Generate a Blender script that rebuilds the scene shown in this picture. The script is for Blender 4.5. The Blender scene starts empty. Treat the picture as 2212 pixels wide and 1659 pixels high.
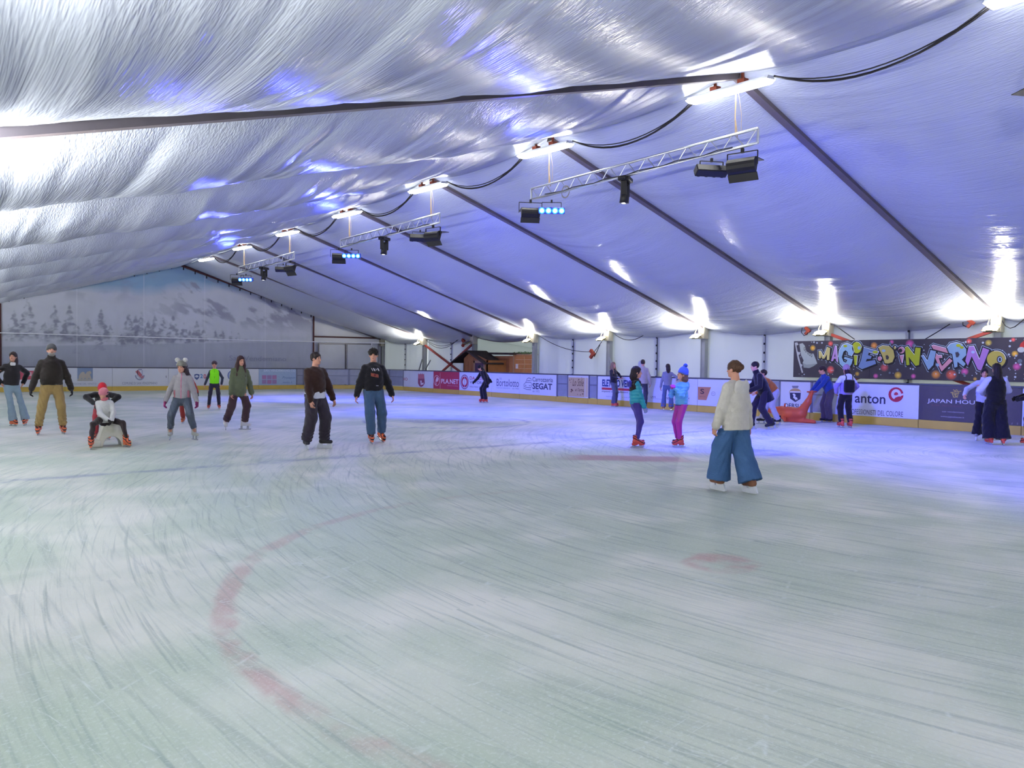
import bpy, bmesh, math, random
import numpy as np
from mathutils import Vector, Matrix
from mathutils.geometry import tessellate_polygon

random.seed(7)
rng = np.random.default_rng(7)
scene = bpy.context.scene
COL = scene.collection

# ------------------------------------------------------------------ camera
CAM = Vector((0.0, 0.0, 1.573))
YAW, PITCH, ROLL, FPX = 0.67362, -0.02572, 0.01222, 1647.6
_f = Vector((math.sin(YAW) * math.cos(PITCH), math.cos(YAW) * math.cos(PITCH), math.sin(PITCH)))
_r0 = Vector((math.cos(YAW), -math.sin(YAW), 0))
_u0 = _r0.cross(_f)
_r = _r0 * math.cos(ROLL) + _u0 * math.sin(ROLL)
_u = -_r0 * math.sin(ROLL) + _u0 * math.cos(ROLL)
cam_data = bpy.data.cameras.new("camera")
cam_data.sensor_width = 36.0
cam_data.lens = FPX * 36.0 / 2212.0
cam_data.clip_end = 300
cam = bpy.data.objects.new("camera", cam_data)
cam.matrix_world = Matrix(((_r.x, _u.x, -_f.x, CAM.x), (_r.y, _u.y, -_f.y, CAM.y), (_r.z, _u.z, -_f.z, CAM.z), (0, 0, 0, 1)))
COL.objects.link(cam)
scene.camera = cam

# ------------------------------------------------------------------ world, exposure
world = bpy.data.worlds.new("world")
scene.world = world
world.use_nodes = True
world.node_tree.nodes["Background"].inputs[0].default_value = (0.90, 0.98, 1.0, 1)
world.node_tree.nodes["Background"].inputs[1].default_value = 0.75   # grey outside daylight, added to brighten the side walls and foreground
vs = scene.view_settings
vs.view_transform = 'Standard'
vs.look = 'None'
vs.exposure = 0.54
vs.gamma = 1.0
vs.use_curve_mapping = False
try:
    scene.cycles.max_bounces = 4
    scene.cycles.diffuse_bounces = 3
    scene.cycles.glossy_bounces = 1
    scene.cycles.transmission_bounces = 2
    scene.cycles.use_adaptive_sampling = True
    scene.cycles.adaptive_threshold = 0.18
    scene.cycles.adaptive_min_samples = 20
    scene.cycles.volume_bounces = 0
    scene.cycles.sample_clamp_indirect = 6.0
    scene.cycles.use_light_tree = True
    scene.cycles.use_denoising = True
except Exception:
    pass

# light levels (radiance of the lamps' own faces, watts of the stage lamps)
L_RIDGE = 22.0
L_FLOOD = 600.0
L_FLOOD_LEFT = 1000.0
W_WASH = 160.0      # blue stage floods, right-hand side
W_LEFT = 260.0      # lit bars, towards the left half
W_BAR = 2300.0       # blue LED bars onto the ice

# ------------------------------------------------------------------ dimensions of the tent
RX, RZ = 11.56, 6.77          # ridge
EX, EZ = 23.95, 3.05          # right eave
LX = -3.4                     # left side wall
SL_R = (RZ - EZ) / (EX - RX)
SL_L = 0.288
Y0, BAY = 8.22, 5.0           # first frame in view, frame spacing
KMIN, KMAX = -3, 7
YB = Y0 + BAY * KMAX          # back gable
def frame_y(k): return Y0 + BAY * k
def roof_z(x): return RZ - (SL_R * (x - RX) if x > RX else SL_L * (RX - x))

# ------------------------------------------------------------------ material helpers
def lin(c):
    if isinstance(c, str):
        c = c.lstrip('#'); c = [int(c[i:i + 2], 16) / 255 for i in (0, 2, 4)]
    return tuple(((v / 12.92) if v <= 0.04045 else ((v + 0.055) / 1.055) ** 2.4) for v in c)

_MATS = {}
def mat(name, col, rough=0.6, spec=0.4, metal=0.0, var=0.12, scale=9.0, bump=0.0, bscale=60.0, sheen=0.0, emit=None, estr=0.0):
    """plain procedural material: a base colour broken up by noise, fine relief"""
    if name in _MATS: return _MATS[name]
    m = bpy.data.materials.new(name); m.use_nodes = True
    nt = m.node_tree; b = nt.nodes["Principled BSDF"]
    c = lin(col)
    tc = nt.nodes.new('ShaderNodeTexCoord')
    if var > 0:
        n = nt.nodes.new('ShaderNodeTexNoise'); n.inputs['Scale'].default_value = scale; n.inputs['Detail'].default_value = 4
        nt.links.new(tc.outputs['Object'], n.inputs['Vector'])
        mx = nt.nodes.new('ShaderNodeMix'); mx.data_type = 'RGBA'
        mx.inputs[6].default_value = tuple(v * (1 - var) for v in c) + (1,)
        mx.inputs[7].default_value = tuple(min(1, v * (1 + var)) for v in c) + (1,)
        nt.links.new(n.outputs['Fac'], mx.inputs[0]); nt.links.new(mx.outputs[2], b.inputs['Base Color'])
    else:
        b.inputs['Base Color'].default_value = c + (1,)
    b.inputs['Roughness'].default_value = rough
    b.inputs['Specular IOR Level'].default_value = spec
    b.inputs['Metallic'].default_value = metal
    if sheen: b.inputs['Sheen Weight'].default_value = sheen
    if bump > 0:
        n2 = nt.nodes.new('ShaderNodeTexNoise'); n2.inputs['Scale'].default_value = bscale; n2.inputs['Detail'].default_value = 3
        nt.links.new(tc.outputs['Object'], n2.inputs['Vector'])
        bp = nt.nodes.new('ShaderNodeBump'); bp.inputs['Strength'].default_value = bump; bp.inputs['Distance'].default_value = 0.02
        nt.links.new(n2.outputs['Fac'], bp.inputs['Height']); nt.links.new(bp.outputs[0], b.inputs['Normal'])
    if emit is not None:
        b.inputs['Emission Color'].default_value = lin(emit) + (1,)
        b.inputs['Emission Strength'].default_value = estr
    _MATS[name] = m
    return m

def emitter(name, rgb, strength, lamp=True):
    if name in _MATS: return _MATS[name]
    m = bpy.data.materials.new(name); m.use_nodes = True
    nt = m.node_tree; nt.nodes.clear()
    e = nt.nodes.new('ShaderNodeEmission'); e.inputs[0].default_value = rgb + (1,); e.inputs[1].default_value = strength
    o = nt.nodes.new('ShaderNodeOutputMaterial'); nt.links.new(e.outputs[0], o.inputs[0])
    if not lamp: m.cycles.emission_sampling = 'NONE'
    _MATS[name] = m
    return m

# ------------------------------------------------------------------ object helpers
def mesh_np(name, V, F, smooth=True):
    me = bpy.data.meshes.new(name)
    V = np.asarray(V, dtype=np.float32); F = np.asarray(F, dtype=np.int32)
    n, k = F.shape
    me.vertices.add(len(V)); me.vertices.foreach_set('co', V.ravel())
    me.loops.add(n * k); me.loops.foreach_set('vertex_index', F.ravel())
    me.polygons.add(n); me.polygons.foreach_set('loop_start', np.arange(0, n * k, k, dtype=np.int32))
    me.update(calc_edges=True)
    if smooth: me.polygons.foreach_set('use_smooth', np.ones(n, dtype=bool))
    return me

class MB:
    """collects simple shapes and links them as ONE mesh object"""
    def __init__(s): s.v = []; s.f = []
    def add(s, v, f):
        o = len(s.v); s.v += [tuple(p) for p in v]; s.f += [tuple(i + o for i in q) for q in f]; return s
    def box(s, x0, x1, y0, y1, z0, z1, M=None):
        v = [Vector(p) for p in ((x0, y0, z0), (x1, y0, z0), (x1, y1, z0), (x0, y1, z0), (x0, y0, z1), (x1, y0, z1), (x1, y1, z1), (x0, y1, z1))]
        if M is not None: v = [M @ p for p in v]
        return s.add(v, [(0, 3, 2, 1), (4, 5, 6, 7), (0, 1, 5, 4), (1, 2, 6, 5), (2, 3, 7, 6), (3, 0, 4, 7)])
    def beam(s, a, b, w, h, up=(0, 0, 1)):
        a, b = Vector(a), Vector(b); d = (b - a); L = d.length; d = d / L
        sx = d.cross(Vector(up))
        if sx.length < 1e-4: sx = d.cross(Vector((1, 0, 0)))
        sx.normalize(); uz = sx.cross(d)
        M = Matrix((( sx.x, d.x, uz.x, a.x), (sx.y, d.y, uz.y, a.y), (sx.z, d.z, uz.z, a.z), (0, 0, 0, 1)))
        return s.box(-w / 2, w / 2, 0, L, -h / 2, h / 2, M)
    def tube(s, pts, r, n=8, r1=None, caps=True):
        pts = [Vector(p) for p in pts]; rings = []
        for i, p in enumerate(pts):
            t = (pts[min(i + 1, len(pts) - 1)] - pts[max(i - 1, 0)]).normalized()
            ref = Vector((0, 0, 1)) if abs(t.z) < 0.9 else Vector((1, 0, 0))
            sx = t.cross(ref).normalized(); sy = sx.cross(t)
            rr = r if r1 is None else r + (r1 - r) * i / (len(pts) - 1)
            rings.append([p + sx * rr * math.cos(2 * math.pi * j / n) + sy * rr * math.sin(2 * math.pi * j / n) for j in range(n)])
        v = [q for ring in rings for q in ring]; f = []
        for i in range(len(pts) - 1):
            for j in range(n):
                f.append((i * n + j, i * n + (j + 1) % n, (i + 1) * n + (j + 1) % n, (i + 1) * n + j))
        if caps:
            f.append(tuple(range(n))[::-1]); f.append(tuple((len(pts) - 1) * n + j for j in range(n)))
        return s.add(v, f)
    def prism(s, poly, d0, d1, M=None):
        """polygon in the x-z plane, extruded along y"""
        n = len(poly)
        v = [Vector((x, d0, z)) for x, z in poly] + [Vector((x, d1, z)) for x, z in poly]
        if M is not None: v = [M @ p for p in v]
        f = [tuple(range(n)), tuple(range(2 * n - 1, n - 1, -1))]
        f += [(j, j + n, (j + 1) % n + n, (j + 1) % n) for j in range(n)]
        return s.add(v, f)
    def poly(s, loops, y):
        """flat polygon (outline + holes) in the x-z plane, facing -y"""
        loops3 = [[Vector((p[0], p[1], 0)) for p in lp] for lp in loops]
        flat = [p for lp in loops3 for p in lp]
        v = [(p.x, y, p.y) for p in flat]; f = []
        for t in tessellate_polygon(loops3):
            a, b, c = (flat[i] for i in t)
            cr = (b - a).cross(c - a).z
            if abs(cr) < 1e-12: continue
            f.append(tuple(t) if cr > 0 else (t[0], t[2], t[1]))
        return s.add(v, f)
    def stroke(s, pts, w, y, closed=True, n=6):
        """flat pen stroke along points in the x-z plane"""
        P = [Vector((p[0], p[1])) for p in pts]
        N = len(P)
        for i in range(N if closed else N - 1):
            a, b = P[i], P[(i + 1) % N]; d = b - a
            if d.length < 1e-6: continue
            d.normalize(); q = Vector((-d.y, d.x)) * w / 2
            e = d * w * 0.42
            s.add([((a - q - e)[0], y, (a - q - e)[1]), ((b - q + e)[0], y, (b - q + e)[1]), ((b + q + e)[0], y, (b + q + e)[1]), ((a + q - e)[0], y, (a + q - e)[1])], [(0, 1, 2, 3)])
            y -= 0.00002
        return s
    def disc(s, cx, cz, rx, rz, y, n=20):
        v = [(cx + rx * math.cos(2 * math.pi * j / n), y, cz + rz * math.sin(2 * math.pi * j / n)) for j in range(n)]
        return s.add(v, [tuple(range(n))])
    def ell(s, c, r, n=10, m=6):
        v = [(c[0], c[1], c[2] - r[2])]; f = []
        for i in range(1, m):
            a = -math.pi / 2 + math.pi * i / m
            for j in range(n):
                t = 2 * math.pi * j / n
                v.append((c[0] + r[0] * math.cos(a) * math.cos(t), c[1] + r[1] * math.cos(a) * math.sin(t), c[2] + r[2] * math.sin(a)))
        v.append((c[0], c[1], c[2] + r[2]))
        for j in range(n): f.append((0, 1 + (j + 1) % n, 1 + j))
        for i in range(m - 2):
            for j in range(n):
                f.append((1 + i * n + j, 1 + i * n + (j + 1) % n, 1 + (i + 1) * n + (j + 1) % n, 1 + (i + 1) * n + j))
        b = 1 + (m - 2) * n; e = len(v) - 1
        for j in range(n): f.append((b + j, b + (j + 1) % n, e))
        return s.add(v, f)
    def build(s, name, m, parent=None, smooth=False, bevel=0.0):
        me = bpy.data.meshes.new(name); me.from_pydata(s.v, [], s.f); me.update()
        if bevel > 0:
            bm = bmesh.new(); bm.from_mesh(me)
            bmesh.ops.bevel(bm, geom=list(bm.edges), offset=bevel, segments=1, affect='EDGES', clamp_overlap=True)
            bm.to_mesh(me); bm.free()
        if smooth: me.polygons.foreach_set('use_smooth', np.ones(len(me.polygons), dtype=bool))
        return obj(name, me, m, parent)

def obj(name, me, m, parent=None):
    o = bpy.data.objects.new(name, me); COL.objects.link(o)
    if m is not None and me is not None and len(me.materials) == 0: me.materials.append(m)
    if parent is not None: o.parent = parent
    return o
def empty(name, loc=(0, 0, 0), rz=0.0, parent=None):
    o = bpy.data.objects.new(name, None); COL.objects.link(o); o.location = loc; o.rotation_euler = (0, 0, rz)
    o.empty_display_size = 0.2
    if parent is not None: o.parent = parent
    return o
def tag(o, label, cat, group=None):
    o['label'] = label; o['category'] = cat
    if group: o['group'] = group
    return o
def struct(o):
    o['kind'] = 'structure'; return o
def thing(name, label, cat, loc=(0, 0, 0), rz=0.0, group=None):
    return tag(empty(name, loc, rz), label, cat, group)

def ray(px, py):
    return _f + _r * ((px - 1106.0) / FPX) - _u * ((py - 829.5) / FPX)
def at_plane(px, py, o, n):
    d = ray(px, py); t = (Vector(o) - CAM).dot(Vector(n)) / d.dot(Vector(n)); return CAM + d * t

# text -> flat mesh, fitted to a box (x0..x1, z0..z1) in the local x-z plane
_txt = {}
def text_into(mb, s, x0, x1, z0, z1, y, off=0.0, shear=0.0, space=1.0, loops=None):
    key = (s, off, shear, space)
    if key not in _txt:
        cu = bpy.data.curves.new('t', 'FONT'); cu.body = s; cu.offset = off; cu.shear = shear; cu.space_character = space
        cu.resolution_u = 3; cu.fill_mode = 'FRONT'
        ob = bpy.data.objects.new('t', cu); COL.objects.link(ob)
        dg = bpy.context.evaluated_depsgraph_get()
        me = bpy.data.meshes.new_from_object(ob.evaluated_get(dg))
        v = np.array([p.co[:2] for p in me.vertices]); f = [tuple(p.vertices) for p in me.polygons]
        bpy.data.objects.remove(ob); bpy.data.curves.remove(cu); bpy.data.meshes.remove(me)
        _txt[key] = (v, f)
    v, f = _txt[key]
    if len(v) == 0: return mb
    lo, hi = v.min(0), v.max(0); sc = (hi - lo); sc[sc < 1e-6] = 1
    w = (v - lo) / sc
    vv = [(x0 + a * (x1 - x0), y, z0 + b * (z1 - z0)) for a, b in w]
    return mb.add(vv, f)
# ------------------------------------------------------------------ noise on arrays
def vnoise(x, y, seed=0):
    xi = np.floor(x).astype(np.int64); yi = np.floor(y).astype(np.int64)
    fx = x - xi; fy = y - yi; fx = fx * fx * (3 - 2 * fx); fy = fy * fy * (3 - 2 * fy)
    def h(a, b):
        n = (a * 374761393 + b * 668265263 + seed * 982451653) & 0x7fffffff
        n = ((n ^ (n >> 13)) * 1274126177) & 0x7fffffff
        return ((n ^ (n >> 16)) & 0xffff) / 65535.0
    return (h(xi, yi) * (1 - fx) + h(xi + 1, yi) * fx) * (1 - fy) + (h(xi, yi + 1) * (1 - fx) + h(xi + 1, yi + 1) * fx) * fy
def fbm(x, y, seed=0, o=4):
    s = 0; a = 0.5
    for i in range(o):
        s = s + a * vnoise(x * 2 ** i, y * 2 ** i, seed + i); a *= 0.5
    return s

# ------------------------------------------------------------------ materials of the setting
def node(nt, t, **kw):
    n = nt.nodes.new(t)
    for k, v in kw.items(): setattr(n, k, v)
    return n

def fabric_material(name, base, rough, fine, spec=0.5, axis='Y'):
    m = bpy.data.materials.new(name); m.use_nodes = True
    nt = m.node_tree; b = nt.nodes["Principled BSDF"]; L = nt.links
    tc = node(nt, 'ShaderNodeTexCoord')
    def stretched(sx, sy, sz, detail=3, rough_=0.55):
        mp = node(nt, 'ShaderNodeMapping'); mp.inputs['Scale'].default_value = (sx, sy, sz)
        L.new(tc.outputs['Object'], mp.inputs['Vector'])
        n = node(nt, 'ShaderNodeTexNoise'); n.inputs['Scale'].default_value = 1.0; n.inputs['Detail'].default_value = detail
        n.inputs['Roughness'].default_value = rough_
        L.new(mp.outputs[0], n.inputs['Vector']); return n
    n1 = stretched(0.6, 0.6, 0.6, 1)
    n2 = stretched(40, 0.9, 40, 1, 0.8) if axis == 'Y' else stretched(6, 6, 0.8, 1)
    mx = node(nt, 'ShaderNodeMix', data_type='RGBA')
    c = lin(base)
    mx.inputs[6].default_value = tuple(v * 0.9 for v in c) + (1,); mx.inputs[7].default_value = tuple(min(1, v * 1.06) for v in c) + (1,)
    L.new(n1.outputs['Fac'], mx.inputs[0]); L.new(mx.outputs[2], b.inputs['Base Color'])
    b.inputs['Roughness'].default_value = rough; b.inputs['Specular IOR Level'].default_value = spec
    bp = node(nt, 'ShaderNodeBump'); bp.inputs['Strength'].default_value = fine; bp.inputs['Distance'].default_value = 0.012
    L.new(n2.outputs['Fac'], bp.inputs['Height'])
    L.new(bp.outputs[0], b.inputs['Normal'])
    return m
M_ROOF = fabric_material('roof_liner_cloth', '#b0b6c4', 0.24, 0.6, 0.6)
M_WALLF = fabric_material('wall_pvc_cloth', '#dde2de', 0.5, 0.25, 0.3, axis='Z')
M_GABLE = fabric_material('gable_pvc_cloth', '#d6dae2', 0.5, 0.25, 0.3, axis='Z')
def let_outside_light_through(m, f, col):
    nt = m.node_tree; b = nt.nodes['Principled BSDF']; out = nt.nodes['Material Output']
    t = node(nt, 'ShaderNodeBsdfTranslucent'); t.inputs[0].default_value = lin(col) + (1,)
    mx = node(nt, 'ShaderNodeMixShader'); mx.inputs[0].default_value = f
    nt.links.new(b.outputs[0], mx.inputs[1]); nt.links.new(t.outputs[0], mx.inputs[2]); nt.links.new(mx.outputs[0], out.inputs[0])
let_outside_light_through(M_WALLF, 0.3, '#e0e6e4')
M_ALU = mat('aluminium_profile', '#9da09c', 0.45, 0.5, 0.6, 0.1, 4)
M_RAFT = mat('rafter_profile', '#6a6266', 0.5, 0.4, 0.3, 0.2, 3)
M_RED = mat('red_oxide_steel', '#8f3a30', 0.6, 0.3, 0, 0.2, 5)
M_DARK = mat('dark_frame_steel', '#4a2a30', 0.6, 0.3, 0, 0.2, 5)
M_CABLE = mat('black_cable', '#1d1b20', 0.6, 0.3, 0, 0.1)

# ------------------------------------------------------------------ ice floor
def smooth01(v, lo, hi):
    t = np.clip((v - lo) / (hi - lo), 0, 1); return t * t * (3 - 2 * t)
def ice_colours(X, Y):
    """worn paint and frost of the ice sheet, as colours on the sheet's own points"""
    def mixv(a, b, f): return a * (1 - f[..., None]) + np.array(lin(b)) * f[..., None]
    big = fbm(X * 0.33, Y * 0.33, 1, 4); mid = fbm(X * 1.7, Y * 1.7, 9, 4)
    f = smooth01(big * 0.6 + mid * 0.5, 0.33, 0.72)
    C = np.array(lin('#c2ccba')) * (1 - f[..., None]) + np.array(lin('#eceade')) * f[..., None]
    gr = smooth01(fbm(X * 0.5 + 20, Y * 0.5, 5, 4), 0.45, 0.7) * np.clip((6.5 - np.hypot(X, Y)) / 3.5, 0, 1)
    C = mixv(C, '#9fb09c', gr * 0.55)
    def dist(cx, cy): return np.hypot(X - cx, Y - cy)
    wear = fbm(X * 3.0, Y * 3.0, 17, 4) + (fbm(X * 9, Y * 9, 18, 2) - .4) * 0.6
    fade = smooth01(wear, 0.12, 0.62)
    def ring(cx, cy, r0, w):
        d = np.abs(dist(cx, cy) + (wear - .5) * 0.07 - r0); return 1 - smooth01(d, w * 0.35, w)
    def spot(cx, cy, r0): return 1 - smooth01(dist(cx, cy) + (wear - .5) * 0.2, r0 * 0.75, r0 * 1.15)
    def band(v, c0, w): return 1 - smooth01(np.abs(v + (wear - .5) * 0.2 - c0), w * 0.45, w)
    arc = np.clip(1.15 - np.hypot(X - 1.4, Y - 3.6) / 6.0, 0.12, 1)
    C = mixv(C, '#b9757c', ring(5.1, 3.7, 3.72, 0.10) * fade * 0.5 * arc)
    C = mixv(C, '#c47f86', spot(5.12, 3.72, 0.31) * fade * 0.55)
    C = mixv(C, '#4f6096', band(Y, 11.62, 0.17) * fade * 0.5)
    ang = math.atan2(-1.3, 1.43); ca, sa = math.cos(ang), math.sin(ang)
    u_ = (X - 9.62) * ca + (Y - 8.85) * sa; v_ = -(X - 9.62) * sa + (Y - 8.85) * ca
    C = mixv(C, '#a34468', band(u_, 0, 1.35) * band(v_, 0, 0.5) * 0.6)
    C = mixv(C, '#4a58a4', ring(11.56, 17.3, 2.2, 0.10) * fade * 0.6)
    C = mixv(C, '#4a58a4', spot(11.3, 17.3, 0.95) * fade * 0.4)
    C = mixv(C, '#4550a0', spot(12.4, 8.1, 0.6) * fade * 0.5)
    C = mixv(C, '#66738c', spot(9.4, 7.5, 0.45) * fade * 0.3)
    return C
def ice_material():
    m = bpy.data.materials.new('skated_ice'); m.use_nodes = True
    nt = m.node_tree; b = nt.nodes["Principled BSDF"]; L = nt.links
    tc = node(nt, 'ShaderNodeTexCoord')
    sep = node(nt, 'ShaderNodeSeparateXYZ'); L.new(tc.outputs['Object'], sep.inputs[0])
    def math_(op, a, bb=None, c=None, clamp=False):
        n = node(nt, 'ShaderNodeMath', operation=op); n.use_clamp = clamp
        for i, v in enumerate((a, bb, c)):
            if v is None: continue
            if isinstance(v, (int, float)): n.inputs[i].default_value = v
            else: L.new(v, n.inputs[i])
        return n.outputs[0]
    X, Y = sep.outputs[0], sep.outputs[1]
    def noise(vec, scale, detail=2, rough=0.6, dist_=0.0):
        n = node(nt, 'ShaderNodeTexNoise'); n.inputs['Scale'].default_value = scale; n.inputs['Detail'].default_value = detail
        n.inputs['Roughness'].default_value = rough; n.inputs['Distortion'].default_value = dist_
        L.new(vec, n.inputs['Vector']); return n.outputs['Fac']
    def ramp(v, lo, hi):
        n = node(nt, 'ShaderNodeMapRange'); n.inputs[1].default_value = lo; n.inputs[2].default_value = hi; n.clamp = True
        L.new(v, n.inputs[0]); return n.outputs[0]
    def polar(cx, cy, kr, ka, seed):
        dx, dy = math_('SUBTRACT', X, cx), math_('SUBTRACT', Y, cy)
        r = math_('SQRT', math_('ADD', math_('MULTIPLY', dx, dx), math_('MULTIPLY', dy, dy)))
        an = math_('MULTIPLY', math_('ARCTAN2', dy, dx), r)
        n = node(nt, 'ShaderNodeCombineXYZ'); L.new(math_('MULTIPLY', r, kr), n.inputs[0]); L.new(math_('MULTIPLY', an, ka), n.inputs[1]); n.inputs[2].default_value = seed
        return n.outputs[0]
    def mixc(f, a, col):
        n = node(nt, 'ShaderNodeMix', data_type='RGBA'); L.new(f, n.inputs[0]); L.new(a, n.inputs[6]); n.inputs[7].default_value = lin(col) + (1,)
        return n.outputs[2]
    # the marks follow the skaters' curves: noise drawn out along circles
    s1 = noise(polar(19.0, 6.0, 13.0, 0.40, 1.0), 1.0, 2, 0.7)
    s2 = noise(polar(16.0, 4.0, 24.0, 0.55, 5.0), 1.0, 2, 0.7)
    def scratch(v, thr): return math_('SUBTRACT', 1.0, ramp(math_('ABSOLUTE', math_('SUBTRACT', v, 0.5)), 0.0, thr))
    c1 = scratch(noise(polar(24.0, 8.0, 9.0, 0.5, 2.0), 1.0, 0, 0.5), 0.011)
    c2 = scratch(noise(polar(3.0, -9.0, 8.0, 0.7, 4.0), 1.0, 0, 0.5), 0.010)
    grit = noise(tc.outputs['Object'], 42.0, 2, 0.7)
    vc = node(nt, 'ShaderNodeVertexColor'); vc.layer_name = 'ice'
    col = vc.outputs[0]
    col = mixc(math_('MULTIPLY', ramp(s1, 0.50, 0.72), 0.30), col, '#74888a')
    col = mixc(math_('MULTIPLY', ramp(s2, 0.54, 0.72), 0.5), col, '#83958f')
    sc = math_('MAXIMUM', c1, c2)
    col = mixc(math_('MULTIPLY', math_('MULTIPLY', sc, ramp(s1, 0.48, 0.62)), 0.4), col, '#f2f6f4')
    col = mixc(math_('MULTIPLY', ramp(grit, 0.52, 0.75), 0.35), col, '#eaf0ee')
    L.new(col, b.inputs['Base Color'])
    L.new(math_('ADD', 0.52, math_('MULTIPLY', ramp(s1, 0.4, 0.7), 0.15)), b.inputs['Roughness'])
    b.inputs['Specular IOR Level'].default_value = 0.22
    bp = node(nt, 'ShaderNodeBump'); bp.inputs['Strength'].default_value = 0.5; bp.inputs['Distance'].default_value = 0.01
    L.new(math_('ADD', s2, math_('MULTIPLY', grit, 0.7)), bp.inputs['Height']); L.new(bp.outputs[0], b.inputs['Normal'])
    return m
def graded(a, b, near0, near1, d0, d1):
    out = [a]; 
    while out[-1] < b:
        x = out[-1]; g = max(0, near0 - x, x - near1); out.append(x + min(d1, d0 + g * 0.02))
    out[-1] = b; return np.array(out)
gx = graded(LX, 22.9, 0.3, 6.5, 0.035, 0.16); gy = graded(frame_y(KMIN), YB + 0.3, 1.0, 9.0, 0.035, 0.2)
Xg, Yg = np.meshgrid(gx, gy, indexing='ij')
I = np.arange(Xg.size).reshape(Xg.shape)
me = mesh_np('ice_sheet', np.stack([Xg, Yg, np.zeros_like(Xg)], -1).reshape(-1, 3), np.stack([I[:-1, :-1], I[1:, :-1], I[1:, 1:], I[:-1, 1:]], -1).reshape(-1, 4))
_ca = me.color_attributes.new('ice', 'FLOAT_COLOR', 'POINT')
_ca.data.foreach_set('color', np.concatenate([ice_colours(Xg, Yg).reshape(-1, 3), np.ones((Xg.size, 1))], 1).astype(np.float32).ravel())
struct(obj('floor', me, ice_material()))
M_CONC = mat('concrete_apron', '#7d8084', 0.8, 0.2, 0, 0.15, 2)
struct(MB().box(22.9, 31.5, frame_y(KMIN), YB + 0.3, -0.12, 0.0).build('floor_apron', M_CONC))

# ------------------------------------------------------------------ roof: sagging liner panels between the frames
ceiling = struct(empty('ceiling'))
def roof_panel(k, side):
    y0, y1 = frame_y(k), frame_y(k + 1)
    nx, ny = (400, 34) if k <= 1 else ((260, 28) if k <= 4 else (140, 22))
    if side > 0: xs = np.linspace(RX, EX + 0.24, nx)
    else: xs = np.linspace(RX, LX, nx)
    t = np.linspace(0, 1, ny)
    Xg, T = np.meshgrid(xs, t, indexing='ij'); Yg = y0 + (y1 - y0) * T
    s = np.clip(np.abs(Xg - RX) / (EX - RX), 0, 1)
    base = np.where(Xg > RX, RZ - SL_R * (Xg - RX), RZ - SL_L * (RX - Xg))
    sag = (0.20 + (0.30 if side > 0 else 0.16) * np.sin(np.pi * np.minimum(s, 1)) + 0.06 * s) * 4 * T * (1 - T)
    env = np.clip(4 * T * (1 - T) * 1.5, 0, 1) ** 1.3
    # folds run from frame to frame, as the cloth hangs between the rafters
    sh_ = (fbm(Xg * 0.25, Yg * 0.25 + k, 61, 3) - .5) * 0.9 + (T - 0.5) * 0.35 * np.sin(Xg * 0.7 + k)
    ac = Xg + sh_
    amp = 0.060 if side < 0 else 0.016
    w = (vnoise(ac * 2.4 + 40, Yg * 0.12 + k * 3.1, 11) - .5) * amp * 2.1 + (vnoise(ac * 6.0 + 90, Yg * 0.22 + k * 1.7, 12) - .5) * amp * 0.6 + (np.abs(vnoise(ac * 4.0 + 10, Yg * 0.15 + k * 2.3, 13) - .5)) * amp * 0.9
    wmask = 0.25 + 0.75 * np.clip(fbm(Xg * 0.35 + 5, Yg * 0.35, 21) * 2 - 0.45, 0, 1)
    pl = (vnoise(ac * 9.0, Yg * 0.3, 31) - .5) * 0.03 * np.clip((s - 0.72) * 4, 0, 1)
    Z = base - sag - (w * wmask) * env - pl * env
    V = np.stack([Xg, Yg, Z], -1).reshape(-1, 3)
    I = np.arange(nx * ny).reshape(nx, ny)
    q = np.stack([I[:-1, :-1], I[1:, :-1], I[1:, 1:], I[:-1, 1:]], -1).reshape(-1, 4)
    if side > 0: q = q[:, ::-1]
    o = obj('roof_panel', mesh_np('roof_panel', V, q), M_ROOF, ceiling)
    # hem along the eave
    if side > 0:
        e = V.reshape(nx, ny, 3)[-1]
        MB().tube([tuple(p) for p in e], 0.028, 6).build('panel_hem', mat('hem_rope', '#6b6054', 0.8, 0.2), o)
    return o
for k in range(KMIN, KMAX):
    roof_panel(k, 1); roof_panel(k, -1)
for k in range(KMIN, KMAX + 1):
    y = frame_y(k)
    MB().beam((RX, y, RZ - 0.04), (EX, y, EZ - 0.04), 0.15, 0.12).build('rafter', M_RAFT, ceiling)
    o_ = -0.05 if k == 0 else 0.05
    MB().beam((RX, y, RZ + o_), (LX, y, roof_z(LX) + o_), 0.12, 0.12).build('rafter', M_RAFT, ceiling)

# ------------------------------------------------------------------ right side wall: posts and lacing, PVC panels
wall_r = struct(empty('wall_right'))
M_EYE = mat('lacing_black', '#25242a', 0.7, 0.2)
def wall_panel(y0, y1, x, z0, z1, parent, seed, amp=0.03, nx=70, nz=14, alongx=False, topf=None):
    ys = np.linspace(y0, y1, nx); zs = np.linspace(0, 1, nz)
    Yg, T = np.meshgrid(ys, zs, indexing='ij')
    top = np.full_like(Yg, z1) if topf is None else topf(Yg)
    Zg = z0 + (top - z0) * T
    f = (vnoise(Yg * 3.2 + seed * 7, Zg * 0.25, seed) - .5) * amp * 2 * (0.35 + 0.65 * T) + (vnoise(Yg * 1.1, Zg * 0.5, seed + 3) - .5) * amp
    V = np.stack([Yg, x + f, Zg] if alongx else [x + f, Yg, Zg], -1).reshape(-1, 3)
    I = np.arange(nx * nz).reshape(nx, nz)
    q = np.stack([I[:-1, :-1], I[1:, :-1], I[1:, 1:], I[:-1, 1:]], -1).reshape(-1, 4)
    if not alongx: q = q[:, ::-1]
    return obj('wall_panel', mesh_np('wall_panel', V, q), M_WALLF, parent)
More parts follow.
